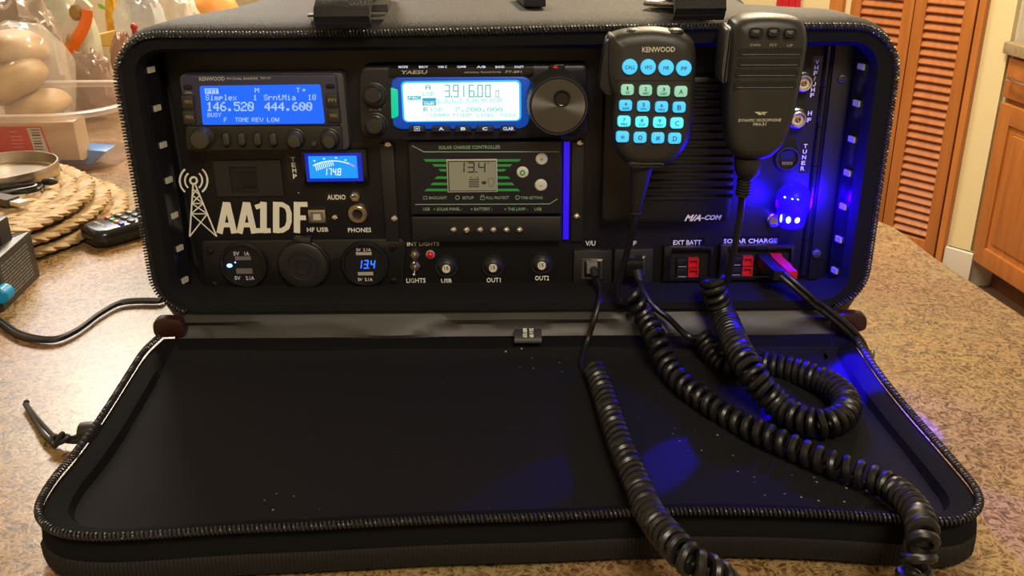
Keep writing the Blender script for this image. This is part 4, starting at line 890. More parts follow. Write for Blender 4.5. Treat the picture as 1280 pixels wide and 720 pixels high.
# ------------------------------------------------------------------ glowing blue light
c = PY(990, 284, YP)
ob = thing('blue_light', 'glowing clear blue domed light at the right end of the panel', 'light', (c.x, .015, c.z))
e = PY(990, 258, .010); blue = emis('blue_dome', (.010, .0, 1.0), 1.7, (.01, .01, .2), .3); blue.node_tree.nodes['Principled BSDF'].inputs['Specular IOR Level'].default_value = .08
bs = PY(990, 276, .012)
mb = M(); R_ = 22*hx(990, 258, .01); Zb = PY(990, 283.5, .012).z; Ztp = PY(990, 231.5, .01).z; Hh = Ztp-Zb
mb.lathe([(R_*.62, 0), (R_*.74, Hh*.04), (R_*.80, Hh*.20), (R_*.84, Hh*.34), (R_*.97, Hh*.46), (R_*1.0, Hh*.58), (R_*.97, Hh*.70), (R_*.86, Hh*.82), (R_*.66, Hh*.92), (R_*.36, Hh*.985), (R_*.02, Hh)], (bs.x, .0135, Zb), 'z', 32); part('dome', mb, blue, ob, 'glowing blue dome')
Yo = .0135-R_
for px, py, rx, ry, ang_ in ((985.5, 275, 3.4, 4.9, 1), (996.3, 274.8, 3.9, 4.9, 1), (976.3, 273, 1.3, 6, 2), (981, 246.5, 1.2, 1.2, 3), (990.5, 248.8, 1.4, .7, 0), (997.3, 249.3, 1.2, .5, 0)):
    yy = Yo+(.0005, .0031, .0062, .0020)[ang_]
    q = PY(px, py, yy); mb = M(); mb.sphere(q, rx*.00052, .0016, ry*.00052, 12, 8); part('led', mb, emis('led_white_blue', (.45, .72, 1), 3.5), ob, 'bright white LED')
q = PY(968, 275, YP-.004); mb = M(); R2 = .0056
mb.lathe([(R2, -.004+.0002), (R2, .0008), (R2*.8, .0016), (R2*.62, .0010), (R2*.6, 0), (R2*.02, 0)], q); part('silver_ring', mb, chrome, ob)
mb = M(); mb.lathe([(R_*.55, 0), (R_*.6, .008), (R_*.5, .012), (R_*.02, .0122)], (bs.x, YP-.0002, Zb+Hh*.5)); part('mount', mb, gloss, ob)
def lamp(name, loc, power, color, rad=.004, spot=None, tgt=None, blend=.4):
    l = bpy.data.lights.new(name, 'SPOT' if spot else 'POINT'); l.energy = power; l.color = color; l.shadow_soft_size = rad
    o = bpy.data.objects.new(name, l); col.objects.link(o); o.location = loc
    if spot: l.spot_size = radians(spot); l.spot_blend = blend; o.rotation_euler = (Vector(tgt)-Vector(loc)).to_track_quat('-Z', 'Y').to_euler()
    return o
BL = (.012, .0, 1)
lp = Vector((bs.x, Yo-.004, Zb+Hh*.45))
lamp('blue_light_glow', lp, .3, BL, .006)
lamp('blue_light_left', (bs.x-R_-.004, .016, Zb+Hh*.5), .22, BL, .005)
lamp('blue_light_right', (bs.x+R_+.004, .016, Zb+Hh*.5), .7, BL, .005)
for px, py, sz, pw in ((1080, 480, 25, 26), (980, 518, 12, 18), (838, 575, 9.5, 9), (668, 608, 9, 3), (1240, 592, 17, 3.5)):
    t_ = PZ(px, py, .022); lamp('added_blue_spot', lp, pw, BL, .0025, sz, t_, .5)
# led strips on the cavity sides
for side, P, lab in ((-1, [(183, 87), (191, 135), (198, 181), (206, 225), (214, 269), (221.5, 310), (229, 350)], 'strip of small white LEDs on the left inner wall of the bag'), (1, [(1085, 83), (1078, 129), (1070, 174), (1064, 216), (1057, 258), (1049.5, 299), (1044, 338)], 'strip of small white LEDs on the right inner wall of the bag')):
    Yc = .013; pts = [PY(px, py, Yc) for px, py in P]; X = .2462*side
    z0, z1 = pts[-1].z-.012, pts[0].z+.012
    t = thing('led_strip', lab, 'led strip', (X, Yc, z0)); mb = M(); dx = .0028
    mb.prism([(X-dx*side*1.0, .0205), (X+dx*.7*side, .0075), (X+dx*.7*side+.0006*side, .008), (X-dx*side*.9, .0212)], z0, z1, ax='z'); part('tape', mb, gloss, t)
    for p in pts:
        mb = M(); c0 = Vector((X-.0003*side, Yc, p.z)); u = Vector((dx*1.7*side, -.013, 0)).normalized(); n = Vector((-.97*side, -.24, 0)); h = .0020
        V = [c0+u*a+Vector((0, 0, b))+n*k for k in (.0, .0014) for a, b in ((-.0031, -h), (.0031, -h), (.0031, h), (-.0031, h))]
        mb.add(V, [(0, 1, 2, 3), (4, 5, 6, 7), (0, 1, 5, 4), (1, 2, 6, 5), (2, 3, 7, 6), (3, 0, 4, 7)]); part('led_chip', mb, mat('led_cream', (.42, .41, .32), .35), t)

# ================================================================== the two microphones and their coiled cords
micm = mat('microphone_plastic', (.022, .022, .0205), .40, bump=(1600, .2))
def mic_body(outline, Yf, Yb, tilt=0):
    pts = [X2(x, y, Yf+.008) for x, y in outline]; pts = [(p.x, p.y) for p in cr_spline([(x, z, 0) for x, z in pts], 5, True)]; pts = ccw(pts)
    xs, zs = [p[0] for p in pts], [p[1] for p in pts]; mx_, mz_ = (min(xs)+max(xs))/2, (min(zs)+max(zs))/2; hw_, hh_ = (max(xs)-min(xs))/2, (max(zs)-min(zs))/2
    def ring_(d, y): return [(mx_+(p[0]-mx_)*(1-d/hw_), y, mz_+(p[1]-mz_)*(1-d/hh_)) for p in pts]
    mb = M(); mb.loft([ring_(.007, Yb), ring_(.002, Yb-.004), ring_(.0, Yf+.013), ring_(.0004, Yf+.009), ring_(.0014, Yf+.005), ring_(.0032, Yf+.0022), ring_(.0056, Yf+.0007), ring_(.009, Yf)]); return mb
Yf = -.036
mc = thing('hand_microphone', 'hand microphone with glowing cyan keypad hanging in front of the speaker', 'microphone', PY(808, 206, Yf+.015))
O1 = [(759.4, 46), (766, 41), (778, 37.5), (795.5, 35), (815, 34), (831.6, 35.5), (848, 38.5), (859.4, 43.6), (866, 49), (869.5, 57), (871, 72), (870.5, 89), (869, 120), (866.4, 153), (861, 178), (848, 196), (838, 204), (825, 207.5), (795, 207.5), (782, 203.5), (770.5, 192), (764.6, 175.5), (764, 150), (765.5, 123), (761, 108), (758, 85)]
part('body', mic_body(O1, Yf, -.006), micm, mc)
mb = M(); pts = [X2(x, y, Yf+.012) for x, y in ((751.5, 78), (757, 50), (764, 43), (772, 43), (767, 118), (757, 118), (748.5, 108))]; mb.prism(rpoly(pts, .002), Yf+.007, -.012, .0012); part('talk_bar', mb, plastic2, mc)
for px, rx in ((791, 12), (843, 12)):
    q = PY(px, 37.5, Yf+.010); mb = M(); mb.sphere((q.x, q.y, q.z-.0008), rx*.00052, .0055, .0022, 16, 8); part('top_button', mb, micm, mc)
mb = M(); a, z0, b, z1 = RC(769, 100.2, 866, 101.4, Yf); mb.box(a+.001, Yf-.0002, z0, b-.001, Yf+.001, z1); part('groove', mb, dark, mc)
tx = M(); txt(tx, 'KENWOOD', 823.2, 61.8, 41, 6.6, Yf, .015); part('lettering', tx, mat('mic_print', (.62, .60, .50), .5), mc)
cy_m = emis('key_cyan', (.02, .50, .90), .95, (.1, .3, .35), .5); cg = emis('key_green_white', (.22, .62, .42), .75, (.2, .3, .25), .5); cyb = emis('key_bright_cyan', (.06, .78, 1.0), 1.05, (.1, .3, .35), .5); dkp = mat('key_print', (.01, .03, .05), .5)
K_ = [((787.6, 84), 'CALL', 0), ((810.5, 84.2), 'VFO', 0), ((833, 85), 'MR', 0), ((855.2, 85.7), 'PF', 0)]
for (px, py), t, _ in K_:
    q = PY(px, py, Yf-.0022); R_ = 9.6*hx(px, py, Yf); q.y = Yf; mb = M(); mb.lathe([(R_*1.0, -.001), (R_, .0012), (R_*.93, .0022), (R_*.6, .0026), (R_*.02, .0027)], q, n=28); k = part('round_key', mb, cy_m, mc, 'glowing cyan round key')
    tx = M(); txt(tx, t, px, py, 12.5 if len(t) > 3 else 9.5 if len(t) > 2 else 7, 4.6, Yf-.0027, .0); part('key_lettering', tx, dkp, k)
rows = [[(784.4, 112.5), (807.2, 113.3), (829.7, 113.9), (851.4, 114.7)], [(782.2, 132.2), (804.7, 133), (827.2, 133.9), (849.2, 134.4)], [(780.3, 152), (802.5, 152.8), (824.7, 153.3), (846.4, 154.2)], [(778.3, 171.4), (800.3, 172.2), (822.5, 172.8), (843.6, 173.3)]]
TT = ['1 2ABC 3DEF A', '4GHI 5JKL 6MNO B', '7PRS 8TUV 9WXY C', '* 0 # D']
for r_i, row in enumerate(rows):
    for (px, py), t in zip(row, TT[r_i].split()):
        mb = M(); mb.prism(R4(px-8.0, py-6.6, px+8.0, py+6.6, Yf-.002, .0019), Yf-.0024, Yf+.001, .0008); k = part('square_key', mb, cg if r_i == 0 else (cyb if r_i == 2 else cy_m), mc, 'glowing green white key' if r_i == 0 else 'glowing cyan square key')
        tx = M()
        if len(t) > 1: txt(tx, t[0], px, py-2.2, 3.4, 4.4, Yf-.0024); txt(tx, t[1:], px, py+3.2, 8, 3, Yf-.0024)
        elif t == '1': txt(tx, '1', px, py-2.2, 1.8, 4.4, Yf-.0024); txt(tx, 'QZ', px, py+3.2, 5, 3, Yf-.0024)
        else: txt(tx, t, px, py, 5, 6 if t != '*' else 4.5, Yf-.0024)
        part('key_lettering', tx, dkp, k)
mb = M(); a = PY(786, 200.5, Yf+.004); b = PY(832, 206, Yf+.004)
mb.prism(rpoly([X2(*p, Yf+.003) for p in ((789, 199.5), (828, 201), (832, 206.5), (824, 211), (792, 211.5), (784, 206))], .002), Yf+.0015, -.012, .002); part('cord_collar', mb, micm, mc)
mb = M(); mb.tube([PY(802, 208, Yf+.013), PY(800, 224, Yf+.013), PY(797, 243, Yf+.014), PY(795.5, 255, Yf+.014)], lambda t: .0076-.0033*t, 14); ps = [PY(795.5, 255, Yf+.014), PY(794.5, 266, Yf+.0145)]
for k in range(4): q = ps[0].lerp(ps[1], k/3.5); mb.tube([q, q.lerp(ps[1], .16) if k < 3 else q+Vector((0, 0, -.0012))], .0042, 12)
mb.tube(ps, .0034, 10); part('strain_relief', mb, rubber, mc)
mb = M(); mb.lathe([(.008, 0), (.008, .002), (.004, .003), (.004, .017), (.0045, .0185)], (PY(818, 95, -.006).x, .0128, PY(818, 95, -.006).z)); part('hang_stud', mb, plastic, mc)
cordm = mat('cord_rubber', (.008, .008, .0082), .36)
def mixp(spec):
    return [PY(x, y, v) if k == 'Y' else PZ(x, y, v) for x, y, k, v in spec]
CB = .0205+.0090
A = mixp([(794.3, 267, 'Y', Yf+.0145), (792.5, 282, 'Y', -.0205), (785, 311, 'Y', -.017), (776.5, 341, 'Y', -.014), (772.3, 360, 'Y', -.013), (774, 373, 'Y', -.013), (782, 378, 'Y', -.0135), (786, 372, 'Y', -.0135)])
mb = M(); mb.tube(cr_spline(A, 8), .0023, 9); part('straight_cord', mb, cordm, mc)
Bc = mixp([(788, 366, 'Y', -.0135), (794, 376, 'Y', -.0145), (807, 398, 'Y', -.019), (820, 424.5, 'Z', .0455), (833, 453.5, 'Z', .036), (854, 480, 'Z', .032), (886, 504, 'Z', CB+.001), (917.6, 525, 'Z', CB), (954.5, 543, 'Z', CB), (997, 562, 'Z', CB), (1039, 580, 'Z', CB), (1076, 593, 'Z', CB), (1116, 611, 'Z', CB+.002), (1143, 637, 'Z', .040), (1153, 663, 'Z', .0468), (1151, 686, 'Z', .045), (1144, 712, 'Z', .036), (1130, 745, 'Z', .020), (1105, 775, 'Z', .0105), (1060, 790, 'Z', .0095)])
mb = M(); mb.helix(cr_spline(Bc, 10), .0060, .0027, .0084, 8, 14); part('coiled_cord', mb, cordm, mc)
Bd = mixp([(1060, 790, 'Z', .0095), (1010, 790, 'Z', .0095), (950, 770, 'Z', .012), (915, 740, 'Z', .027), (893, 717, 'Z', .041), (865, 702, 'Z', .0468), (838, 675, 'Z', .0468), (812, 641, 'Z', .0385), (796, 604, 'Z', .0315), (780, 567, 'Z', CB+.001), (767, 530, 'Z', CB+.001), (756.6, 498, 'Z', CB+.001), (748, 474, 'Z', CB+.001), (743, 463, 'Z', CB+.001)])
mb = M(); mb.helix(cr_spline(Bd, 10), .0060, .0027, .0066, 8, 14); part('coiled_cord', mb, cordm, mc)
A = mixp([(748, 470, 'Z', .031), (735, 467, 'Z', .026), (727.5, 460, 'Z', .0255), (727.5, 448, 'Z', .028), (735, 424, 'Z', .036), (743, 399, 'Y', -.017), (749, 378, 'Y', -.009), (750.5, 362, 'Y', .002), (747, 349, 'Y', .010)])
mb = M(); mb.tube(cr_spline(A, 8), .0021, 9); part('straight_cord', mb, cordm, mc)
mb = M(); q = PY(740, 336, .017); mb.box(q.x-.0040, .0165, q.z-.0042, q.x+.0042, .0247, q.z+.0040, .0008); pg = part('plug', mb, mat('clear_plug', (.16, .15, .13), .25), mc, 'clear plastic plug')
mb = M(); mb.tube([q+Vector((.001, .0005, .000)), PY(745, 347, .0105)], .0029, 10); part('boot', mb, rubber, pg)

Yf = -.044
m2 = thing('hand_microphone', 'plain black hand microphone with four grille slots hanging at the right', 'microphone', PY(943, 200, Yf+.015))
O2 = [(915, 33.6), (919.7, 24.8), (935, 19.3), (959.4, 17.4), (983.8, 19), (1000, 24), (1007.3, 33), (1009.8, 46), (1009.3, 60), (1002, 101), (993, 143.5), (981, 177), (968.5, 192), (955, 199), (930, 200), (914, 191.5), (907.3, 171), (906, 128), (910.5, 67)]
part('body', mic_body(O2, Yf, -.008), micm, m2)
mb = M(); mb.prism(rpoly([X2(*p, Yf+.015) for p in ((905, 34), (914, 32), (908.5, 100), (900, 104), (898.5, 90))], .002), Yf+.008, -.014, .002); part('talk_bar', mb, silverp, m2)
for px, py, t in ((945, 42, 'DWN'), (966.8, 41.8, 'FST'), (987.3, 43, 'UP')):
    mb = M(); mb.prism(R4(px-9, py-7.3, px+9, py+7.3, Yf, .0025, 4), Yf-.0006, Yf+.002); w_ = part('button_well', mb, dark, m2)
    mb = M(); mb.prism(R4(px-7, py-5.8, px+7, py+5.2, Yf-.002, .002, 4), Yf-.0028, Yf, .0022); part('button', mb, micm, w_)
    tx = M(); txt(tx, t, px-(1 if t == 'DWN' else 0), 56.3+(.6 if t == 'UP' else 0), 12.5 if t == 'DWN' else 9 if t == 'FST' else 7, 3.2, Yf); part('lettering', tx, mat('faded_print', (.34, .32, .24), .5), m2)
for y0, x0, x1 in ((65.2, 923.5, 1003), (78.3, 922, 1000.5), (91.5, 919.5, 998), (106.5, 917.5, 995)):
    mb = M(); mb.prism(R4(x0, y0-4.8, x1, y0+4.4, Yf, .002, 4), Yf-.0003, Yf+.001); s_ = part('grille_slot', mb, dark, m2)
    a, b = PY(x0+4, y0+3.4, Yf), PY(x1-4, y0+3.4, Yf); mb = M(); mb.tube([a+Vector((0, .0004, 0)), b+Vector((0, .0004, 0))], .0009, 10); part('grille_rib', mb, micm, s_)
tx = M(); gp = mat('pale_gold_print', (.50, .48, .36), .5)
tx.prism([X2(*p, Yf) for p in ((943, 139.8), (950, 139.8), (953, 143), (949, 143.8))], Yf-.0003, Yf); tx.prism([X2(*p, Yf) for p in ((951.5, 139.8), (959.5, 140), (957.5, 141.2), (953.5, 141.2), (957, 142.4), (955, 143.9), (953, 142))], Yf-.0003, Yf)
txt(tx, 'DYNAMIC MICROPHONE', 949.6, 150.2, 53, 3.6, Yf, .01, slant=.15); txt(tx, 'MH-31', 949.5, 155.2, 16, 3.8, Yf, .015, slant=.15); part('lettering', tx, gp, m2)
mb = M(); mb.lathe([(.008, 0), (.008, .002), (.004, .003), (.004, .0345), (.0045, .036)], (PY(966, 95, -.006).x, .0295, PY(966, 95, -.006).z)); part('hang_stud', mb, plastic, m2)
mb = M(); mb.tube([PY(935, 196, Yf+.014), PY(934.5, 205, Yf+.014), PY(934, 214, Yf+.014), PY(931, 222, Yf+.015)], lambda t: .0092 if t < .6 else .0092-.010*(t-.6), 16); mb.tube([PY(931, 221, Yf+.015), PY(928, 245, Yf+.017)], .0040, 12)
for k in range(6): q = PY(930.5-k*.45, 224+k*3.6, Yf+.0155); mb.tube([q, q+Vector((-.0001, 0, -.0011))], .0050, 12)
part('strain_relief', mb, rubber, m2)
A = mixp([(928, 245, 'Y', Yf+.017), (926, 262, 'Y', -.0255), (923, 285, 'Y', -.025), (917.5, 313, 'Y', -.024), (912, 338, 'Y', -.022), (908.5, 352, 'Y', -.020), (902, 358, 'Y', -.019), (895, 352, 'Y', -.018)])
mb = M(); mb.tube(cr_spline(A, 8), .0024, 9); part('straight_cord', mb, cordm, m2)
Bc = mixp([(890.5, 349, 'Y', -.0165), (894, 366, 'Y', -.018), (906, 398, 'Y', -.023), (919, 430, 'Z', .056), (934, 458, 'Z', .0535), (952, 484, 'Z', .044), (972, 506, 'Z', .034), (998, 523, 'Z', .0315), (1028, 530, 'Z', .0312), (1052, 521, 'Z', .0312), (1057, 501, 'Z', .0312), (1035, 480, 'Z', .0312), (997, 465, 'Z', .0312), (956, 455, 'Z', .0312)])
mb = M(); mb.helix(cr_spline(Bc, 10), .0074, .0026, .0056, 8, 14); part('coiled_cord', mb, cordm, m2)
Bc = mixp([(956, 455, 'Z', .031), (930, 461, 'Z', .030), (911, 461, 'Z', .030), (897, 450, 'Z', .0315), (885, 434, 'Z', .036), (876, 420, 'Z', .042)])
mb = M(); mb.helix(cr_spline(Bc, 10), .0060, .0025, .0056, 8, 14); part('coiled_cord', mb, cordm, m2)
A = mixp([(882, 416, 'Z', .044), (872, 422, 'Z', .043), (858, 419, 'Z', .046), (836, 398, 'Y', -.016), (817, 383, 'Y', -.0095), (804, 364, 'Y', -.0005), (799, 350, 'Y', .008)])
mb = M(); mb.tube(cr_spline(A, 8), .0023, 9); part('straight_cord', mb, cordm, m2)
mb = M(); q = PY(792, 331, .017); mb.box(q.x-.0065, .010, q.z-.0065, q.x+.0065, .0247, q.z+.0062, .001); pg = part('plug', mb, gloss, m2, 'black plug'); mb = M(); mb.tube([PY(796, 338, .012), PY(800, 352, .0075)], lambda t: .0042-.0014*t, 10); part('boot', mb, rubber, pg)

# red and black power lead
pw = thing('power_lead', 'black twin lead with red and black plug leaving the right side of the bag', 'cable', PY(968, 336, .012))
for px, mt, nm, lab in ((955.5, plastic, 'black_plug', None), (971.5, red, 'red_plug', 'red plug housing')):
    mb = M(xf=None); a = PY(px, 327.5, .018); sh_ = Vector((.0058, -.022, -.0022)); h = .0040
    V = [a+Vector((u*h, 0, v*h)) for u, v in ((-1, -1), (1, -1), (1, 1), (-1, 1))]; mb.loft([[v+Vector((0, .0085, 0)) for v in V], V, [v+sh_*.55 for v in V], [a+(v-a)*.9+sh_*.6 for v in V], [a+(v-a)*.9+sh_ for v in V]])
    part(nm, mb, mt, pw, lab, 30)
for off in (-1, 1):
    A = mixp([(968+off*3.2, 336+off*-1.0, 'Y', .003), (976+off*3, 342-off*1.5, 'Y', -.0015), (992.5+off*2, 355.5-off*2.4, 'Y', -.008), (1020+off*2, 379-off*2.6, 'Y', -.0135), (1048+off*2, 400-off*2.6, 'Y', -.0175), (1066+off*3, 417-off*1.8, 'Y', -.0190), (1076+off*3, 430-off*1.5, 'Y', -.018), (1083+off*2, 441, 'Z', .016), (1087+off*3, 445, 'Z', .0045), (1086+off*4, 440, 'Z', .0032)])
    mb = M(); mb.tube(cr_spline(A, 8), .0021, 9); part('lead', mb, cordm, pw)

# ================================================================== things on the counter
A = [PZ(205, 374, .004), PZ(196, 376, .004), PZ(172, 376, .004), PZ(149, 379, .004), PZ(125, 392, .004), PZ(95, 413.5, .004), PZ(64.7, 424.5, .004), PZ(26, 418.5, .004), PZ(0, 402, .004), PZ(-40, 375, .004), PZ(-80, 370, .004)]
A = [Vector((max(-9, min(p.x, -.2755)), p.y, p.z)) for p in A]
mb = M()
for k in (-1, 1): mb.tube([p+Vector((.0002*k, .0019*k, 0)) for p in cr_spline(A, 8)], .0022, 8)
solo('power_cable', mb, mat('cable_black', (.012, .012, .012), .35), 'black twin flex curving over the counter left of the bag', 'cable')

def txt3(mb, t, o, right, up, w_, h_, bold=.01):
    V, F = _text(t, bold); x0, x1 = min(v.x for v in V), max(v.x for v in V); z0, z1 = min(v.y for v in V), max(v.y for v in V); n = right.cross(up)
    mb.add([o+right*(((v.x-x0)/(x1-x0)-.5)*w_)+up*(((v.y-z0)/(z1-z0)-.5)*h_)+n*(.0003 if v.z > 0 else -.0001) for v in V], F)
# woven placemats
straw = mat('seagrass', (.30, .185, .078), .6, var=(70, (.50, .36, .18)), bump=(350, .6))
def placemat():
    mb = M(); r = .006
    while r < .168:
        n = max(16, int(r*300)); pts = [(r*cos(2*pi*k/n), r*sin(2*pi*k/n), .0069) for k in range(n+1)]
        tl_ = 2*pi*r; tn = max(1, round(tl_/.040))
        for ph in (0, 2*pi/3, 4*pi/3): mb.helix(pts, .0046, .0060, tl_/tn, 6, 9, .75, ph+r*170)
        r += .0172
    for v in mb.v:
        v.z = .0066+(v.z-.0069)*.60
        v += Vector((mnoise.noise(v*70), mnoise.noise(v*70+Vector((9, 0, 0))), .55*mnoise.noise(v*60+Vector((0, 9, 0)))))*.0026
    return mb
pm = solo('woven_placemat', M().merge(placemat()), straw, 'round woven straw placemat, lowest of the stack left of the bag', 'placemat', (0, 0, 0), 'woven placemats in the stack')
pm.location = (-.606, .345, .0002)
for i, (x, y, lab) in enumerate(((-.618, .326, 'round woven straw placemat in the middle of the stack left of the bag'), (-.627, .312, 'round woven straw placemat on top of the stack, under the metal lid'))):
    p = pm.copy(); col.objects.link(p); p.location = (x, y, .0138*(i+1)+.0002); p['label'] = lab; p.rotation_euler = (0, 0, 1.1*(i+1))
ZM = .0415
# remote control
ud = Vector((.66, .75, 0)).normalized(); rd = Vector((ud.y, -ud.x, 0)); o0 = PZ(108, 310, 0)+ud*.002
XF = Matrix(((rd.x, ud.x, 0, o0.x), (rd.y, ud.y, 0, o0.y), (0, 0, 1, 0), (0, 0, 0, 1)))
rc = thing('remote_control', 'black remote control with coloured buttons lying beside the bag', 'remote', o0+ud*.08)
mb = M(XF); base = rrect(-.0245, 0, .0245, .17, .016, 6)
def rr_(d, z, k=1): return [(p[0], p[1], z) for p in offset2(ccw(base), d)]
mb.loft([rr_(.007, .0005), rr_(.002, .004), rr_(0, .010), rr_(.0008, .016), rr_(.004, .0195), rr_(.0065, .0200)]); part('case', mb, mat('remote_gloss', (.016, .016, .017), .22), rc)
for i, cl in enumerate(((.6, .03, .02), (.01, .30, .16), (.75, .25, .02), (.03, .07, .65))):
    mb = M(XF); x = -.0145+.0097*i; mb.prism(rrect(x-.0034, .030, x+.0034, .0348, .001), .0220, .0195, .0007, ax='z'); part('colour_button', mb, mat('remote_colour_%s' % 'rgyb'[i], cl, .4), rc, ('red', 'green', 'orange', 'blue')[i]+' button')
gb = mat('remote_grey_button', (.06, .065, .075), .4)
for j in range(10):
    for i in (-1, 0, 1):
        mb = M(XF); x, y = .0135*i, .044+.0122*j; mb.prism(rrect(x-.0052, y-.0036, x+.0052, y+.0036, .003), .0222, .0195, .0010, ax='z'); part('button', mb, gb, rc)
tx = M(); txt3(tx, 'SAMSUNG', XF@Vector((-.003, .018, .0201)), rd, ud, .024, .0034); part('lettering', tx, dimwhite, rc)
# black box at the left edge
bx = thing('black_device', 'black boxy device with printed rating label and blue knob at the left edge', 'device', (-.49, .16, 0))
a0, b0 = PZ(5, 390, 0), PZ(51.5, 343, 0); lf = Vector((-.060, -.055, 0)); H_ = .046
mb = M(); mb.prism(rpoly([(b0.x, b0.y), (a0.x, a0.y), (a0.x+lf.x, a0.y+lf.y), (b0.x+lf.x, b0.y+lf.y)], .004), H_, .0, .002, ax='z'); part('case', mb, mat('device_black', (.022, .022, .021), .4), bx)
dd = (b0-a0); Ld = dd.length; dd.normalize(); nn = Vector((dd.y, -dd.x, 0))
pnl = M(); tx = M()
def facebox(mb, u0, u1, z0, z1, th):
    P = [a0+dd*u0, a0+dd*u1]; mb.loft([[(*(P[0]+nn*k)[:2], z) for k, z in ((-.0006, z0), (th, z0), (th, z1), (-.0006, z1))], [(*(P[1]+nn*k)[:2], z) for k, z in ((-.0006, z0), (th, z0), (th, z1), (-.0006, z1))]])
facebox(pnl, Ld*.08, Ld*.9, .005, H_-.004, .0004); lb = part('rating_label', pnl, mat('label_charcoal', (.03, .03, .028), .5), bx)
random.seed(5)
for r_ in range(11):
    u = Ld*.14; z = H_-.0085-r_*.0031
    while u < Ld*.80:
        l_ = random.uniform(.003, .010); facebox(tx, u, min(u+l_, Ld*.82), z, z+.0012, .0006); u += l_+.0012
part('fine_print', tx, mat('label_grey_print', (.16, .16, .15), .5), lb)
mb = M(); q = PY(-1, 371, a0.y-.006); mb.lathe([(.0075, -.008), (.0075, .004), (.006, .0055), (.0002, .0058)], (q.x, a0.y-.0012, max(.012, q.z)), n=20); part('knob', mb, mat('knob_blue', (.0, .28, .62), .4), bx, 'bright blue knob')
mb = M(); q = PY(-2, 300, b0.y-.03); mb.prism(rrect(q.x-.012, b0.y-.045, q.x+.0095, b0.y-.02, .004), H_+.022, H_-.001, .002, ax='z'); part('top_block', mb, plastic2, bx)
# tin lid, cable and usb plug on the placemats
e = PZ(66.5, 214, ZM+.008); c = Vector((e.x-.058, e.y+.004, ZM)); R_ = .058
mb = M(); mb.lathe([(.0005, .0004), (R_*.985, .0004), (R_, .0018), (R_, .0145), (R_*.995, .0152), (R_*.975, .0152), (R_*.970, .0140), (R_*.968, .0030), (R_*.95, .0020), (.0005, .0020)], c, 'z', 48); solo('tin_lid', mb, mat('dull_steel', (.50, .44, .36), .32, 1), 'round silver tin lid lying on the top placemat', 'lid', c)
cb = thing('usb_cable', 'black cable with metal USB plug lying on the top placemat', 'cable', PZ(20, 245, ZM))
mb = M(); A = [PZ(-30, 250, ZM+.002), PZ(0, 243, ZM+.002), PZ(25, 241, ZM+.002), PZ(45, 238, ZM+.002), PZ(53, 232, ZM+.002), PZ(48, 229, ZM+.003), PZ(25, 233, ZM+.004), PZ(-5, 237, ZM+.004), PZ(-25, 239, ZM+.003), PZ(-20, 245, ZM+.004), PZ(10, 240, ZM+.006), PZ(42, 234, ZM+.006), PZ(40, 231, ZM+.007), PZ(0, 236, ZM+.007), PZ(-30, 242, ZM+.003), PZ(-25, 250, ZM+.003), PZ(0, 245, ZM+.004)]
mb.tube(cr_spline(A, 6), .0019, 7); part('lead', mb, cordm, cb)
a, b = PZ(0, 249, ZM+.004), PZ(17, 252, ZM+.004); t_ = (b-a).normalized(); n_ = Vector((-t_.y, t_.x, 0))
def bar(mb, p, q, hw, hz_): mb.loft([[x+n_*u*hw+Vector((0, 0, v*hz_)) for u, v in ((-1, -1), (1, -1), (1, 1), (-1, 1))] for x in (p, q)])
mb = M(); bar(mb, a-t_*.02, b, .0075, .0038); part('plug_body', mb, mat('usb_brown_black', (.05, .035, .025), .35), cb)
mb = M(); bar(mb, b, b+t_*.0165, .0060, .0022); part('plug_tip', mb, chrome, cb)
mb = M(); mb.sphere(PZ(62, 227, ZM+.0045), .0095, .0048, .0042, 16, 10); solo('ear_bud', mb, plastic, 'small black capsule on the placemat beside the tin lid', 'capsule')

# plastic tub with bagged food behind the placemats
clear_tub = mat('frosted_plastic', (.50, .38, .35), .2, alpha=.16)
tb_ = thing('plastic_tub', 'frosted plastic tub behind the placemats holding bagged bread', 'tub', (-.69, .625, 0))
def tubring(hw, hd, z, r=.085, n=9): return [(p[0], p[1], z) for p in rrect(-.685-hw, .620-hd, -.685+hw, .620+hd, r, n)]
mb = M(); mb.loft([tubring(.150, .075, .0010, .07), tubring(.162, .088, .0012), tubring(.167, .092, .006), tubring(.178, .101, .076), tubring(.176, .099, .076), tubring(.165, .0905, .0075), tubring(.160, .086, .0035), tubring(.148, .073, .0033, .07)]); part('bowl', mb, clear_tub, tb_)
mb = M(); mb.loft([tubring(.1775, .1005, .0765), tubring(.186, .109, .0765), tubring(.188, .111, .079), tubring(.188, .111, .083), tubring(.186, .109, .0845), tubring(.180, .103, .0845), tubring(.1775, .1005, .0825), tubring(.1775, .1005, .0765)], False, False); part('rim', mb, mat('frosted_rim', (.60, .50, .45), .3, alpha=.5), tb_)
def crumple(c, rx, ry, rz, seed, amp=.16, n=40, m_=26, sq=.8, sc_=3.0):
    """a crumpled bag: faceted ellipsoid with sharp creases"""
    mb = M(); R = []; off = Vector((seed*3.1, seed*1.7, seed*.9))
    for i in range(m_+1):
        a = -pi/2+pi*i/m_; rr = []
        for k in range(n):
            t = 2*pi*k/n; d = Vector((cos(t)*max(.03, abs(cos(a)))**sq, sin(t)*max(.03, abs(cos(a)))**sq, (1 if sin(a) > 0 else -1)*abs(sin(a))**sq))
            v = mnoise.voronoi(d*sc_*.7+off)[0]; q = 1+amp*(v[1]-v[0]-.35)+amp*.6*mnoise.noise(d*sc_*1.6+off)
            rr.append((c[0]+rx*d.x*q, c[1]+ry*d.y*q, c[2]+rz*d.z*q))
        R.append(rr)
    return mb.loft(R)
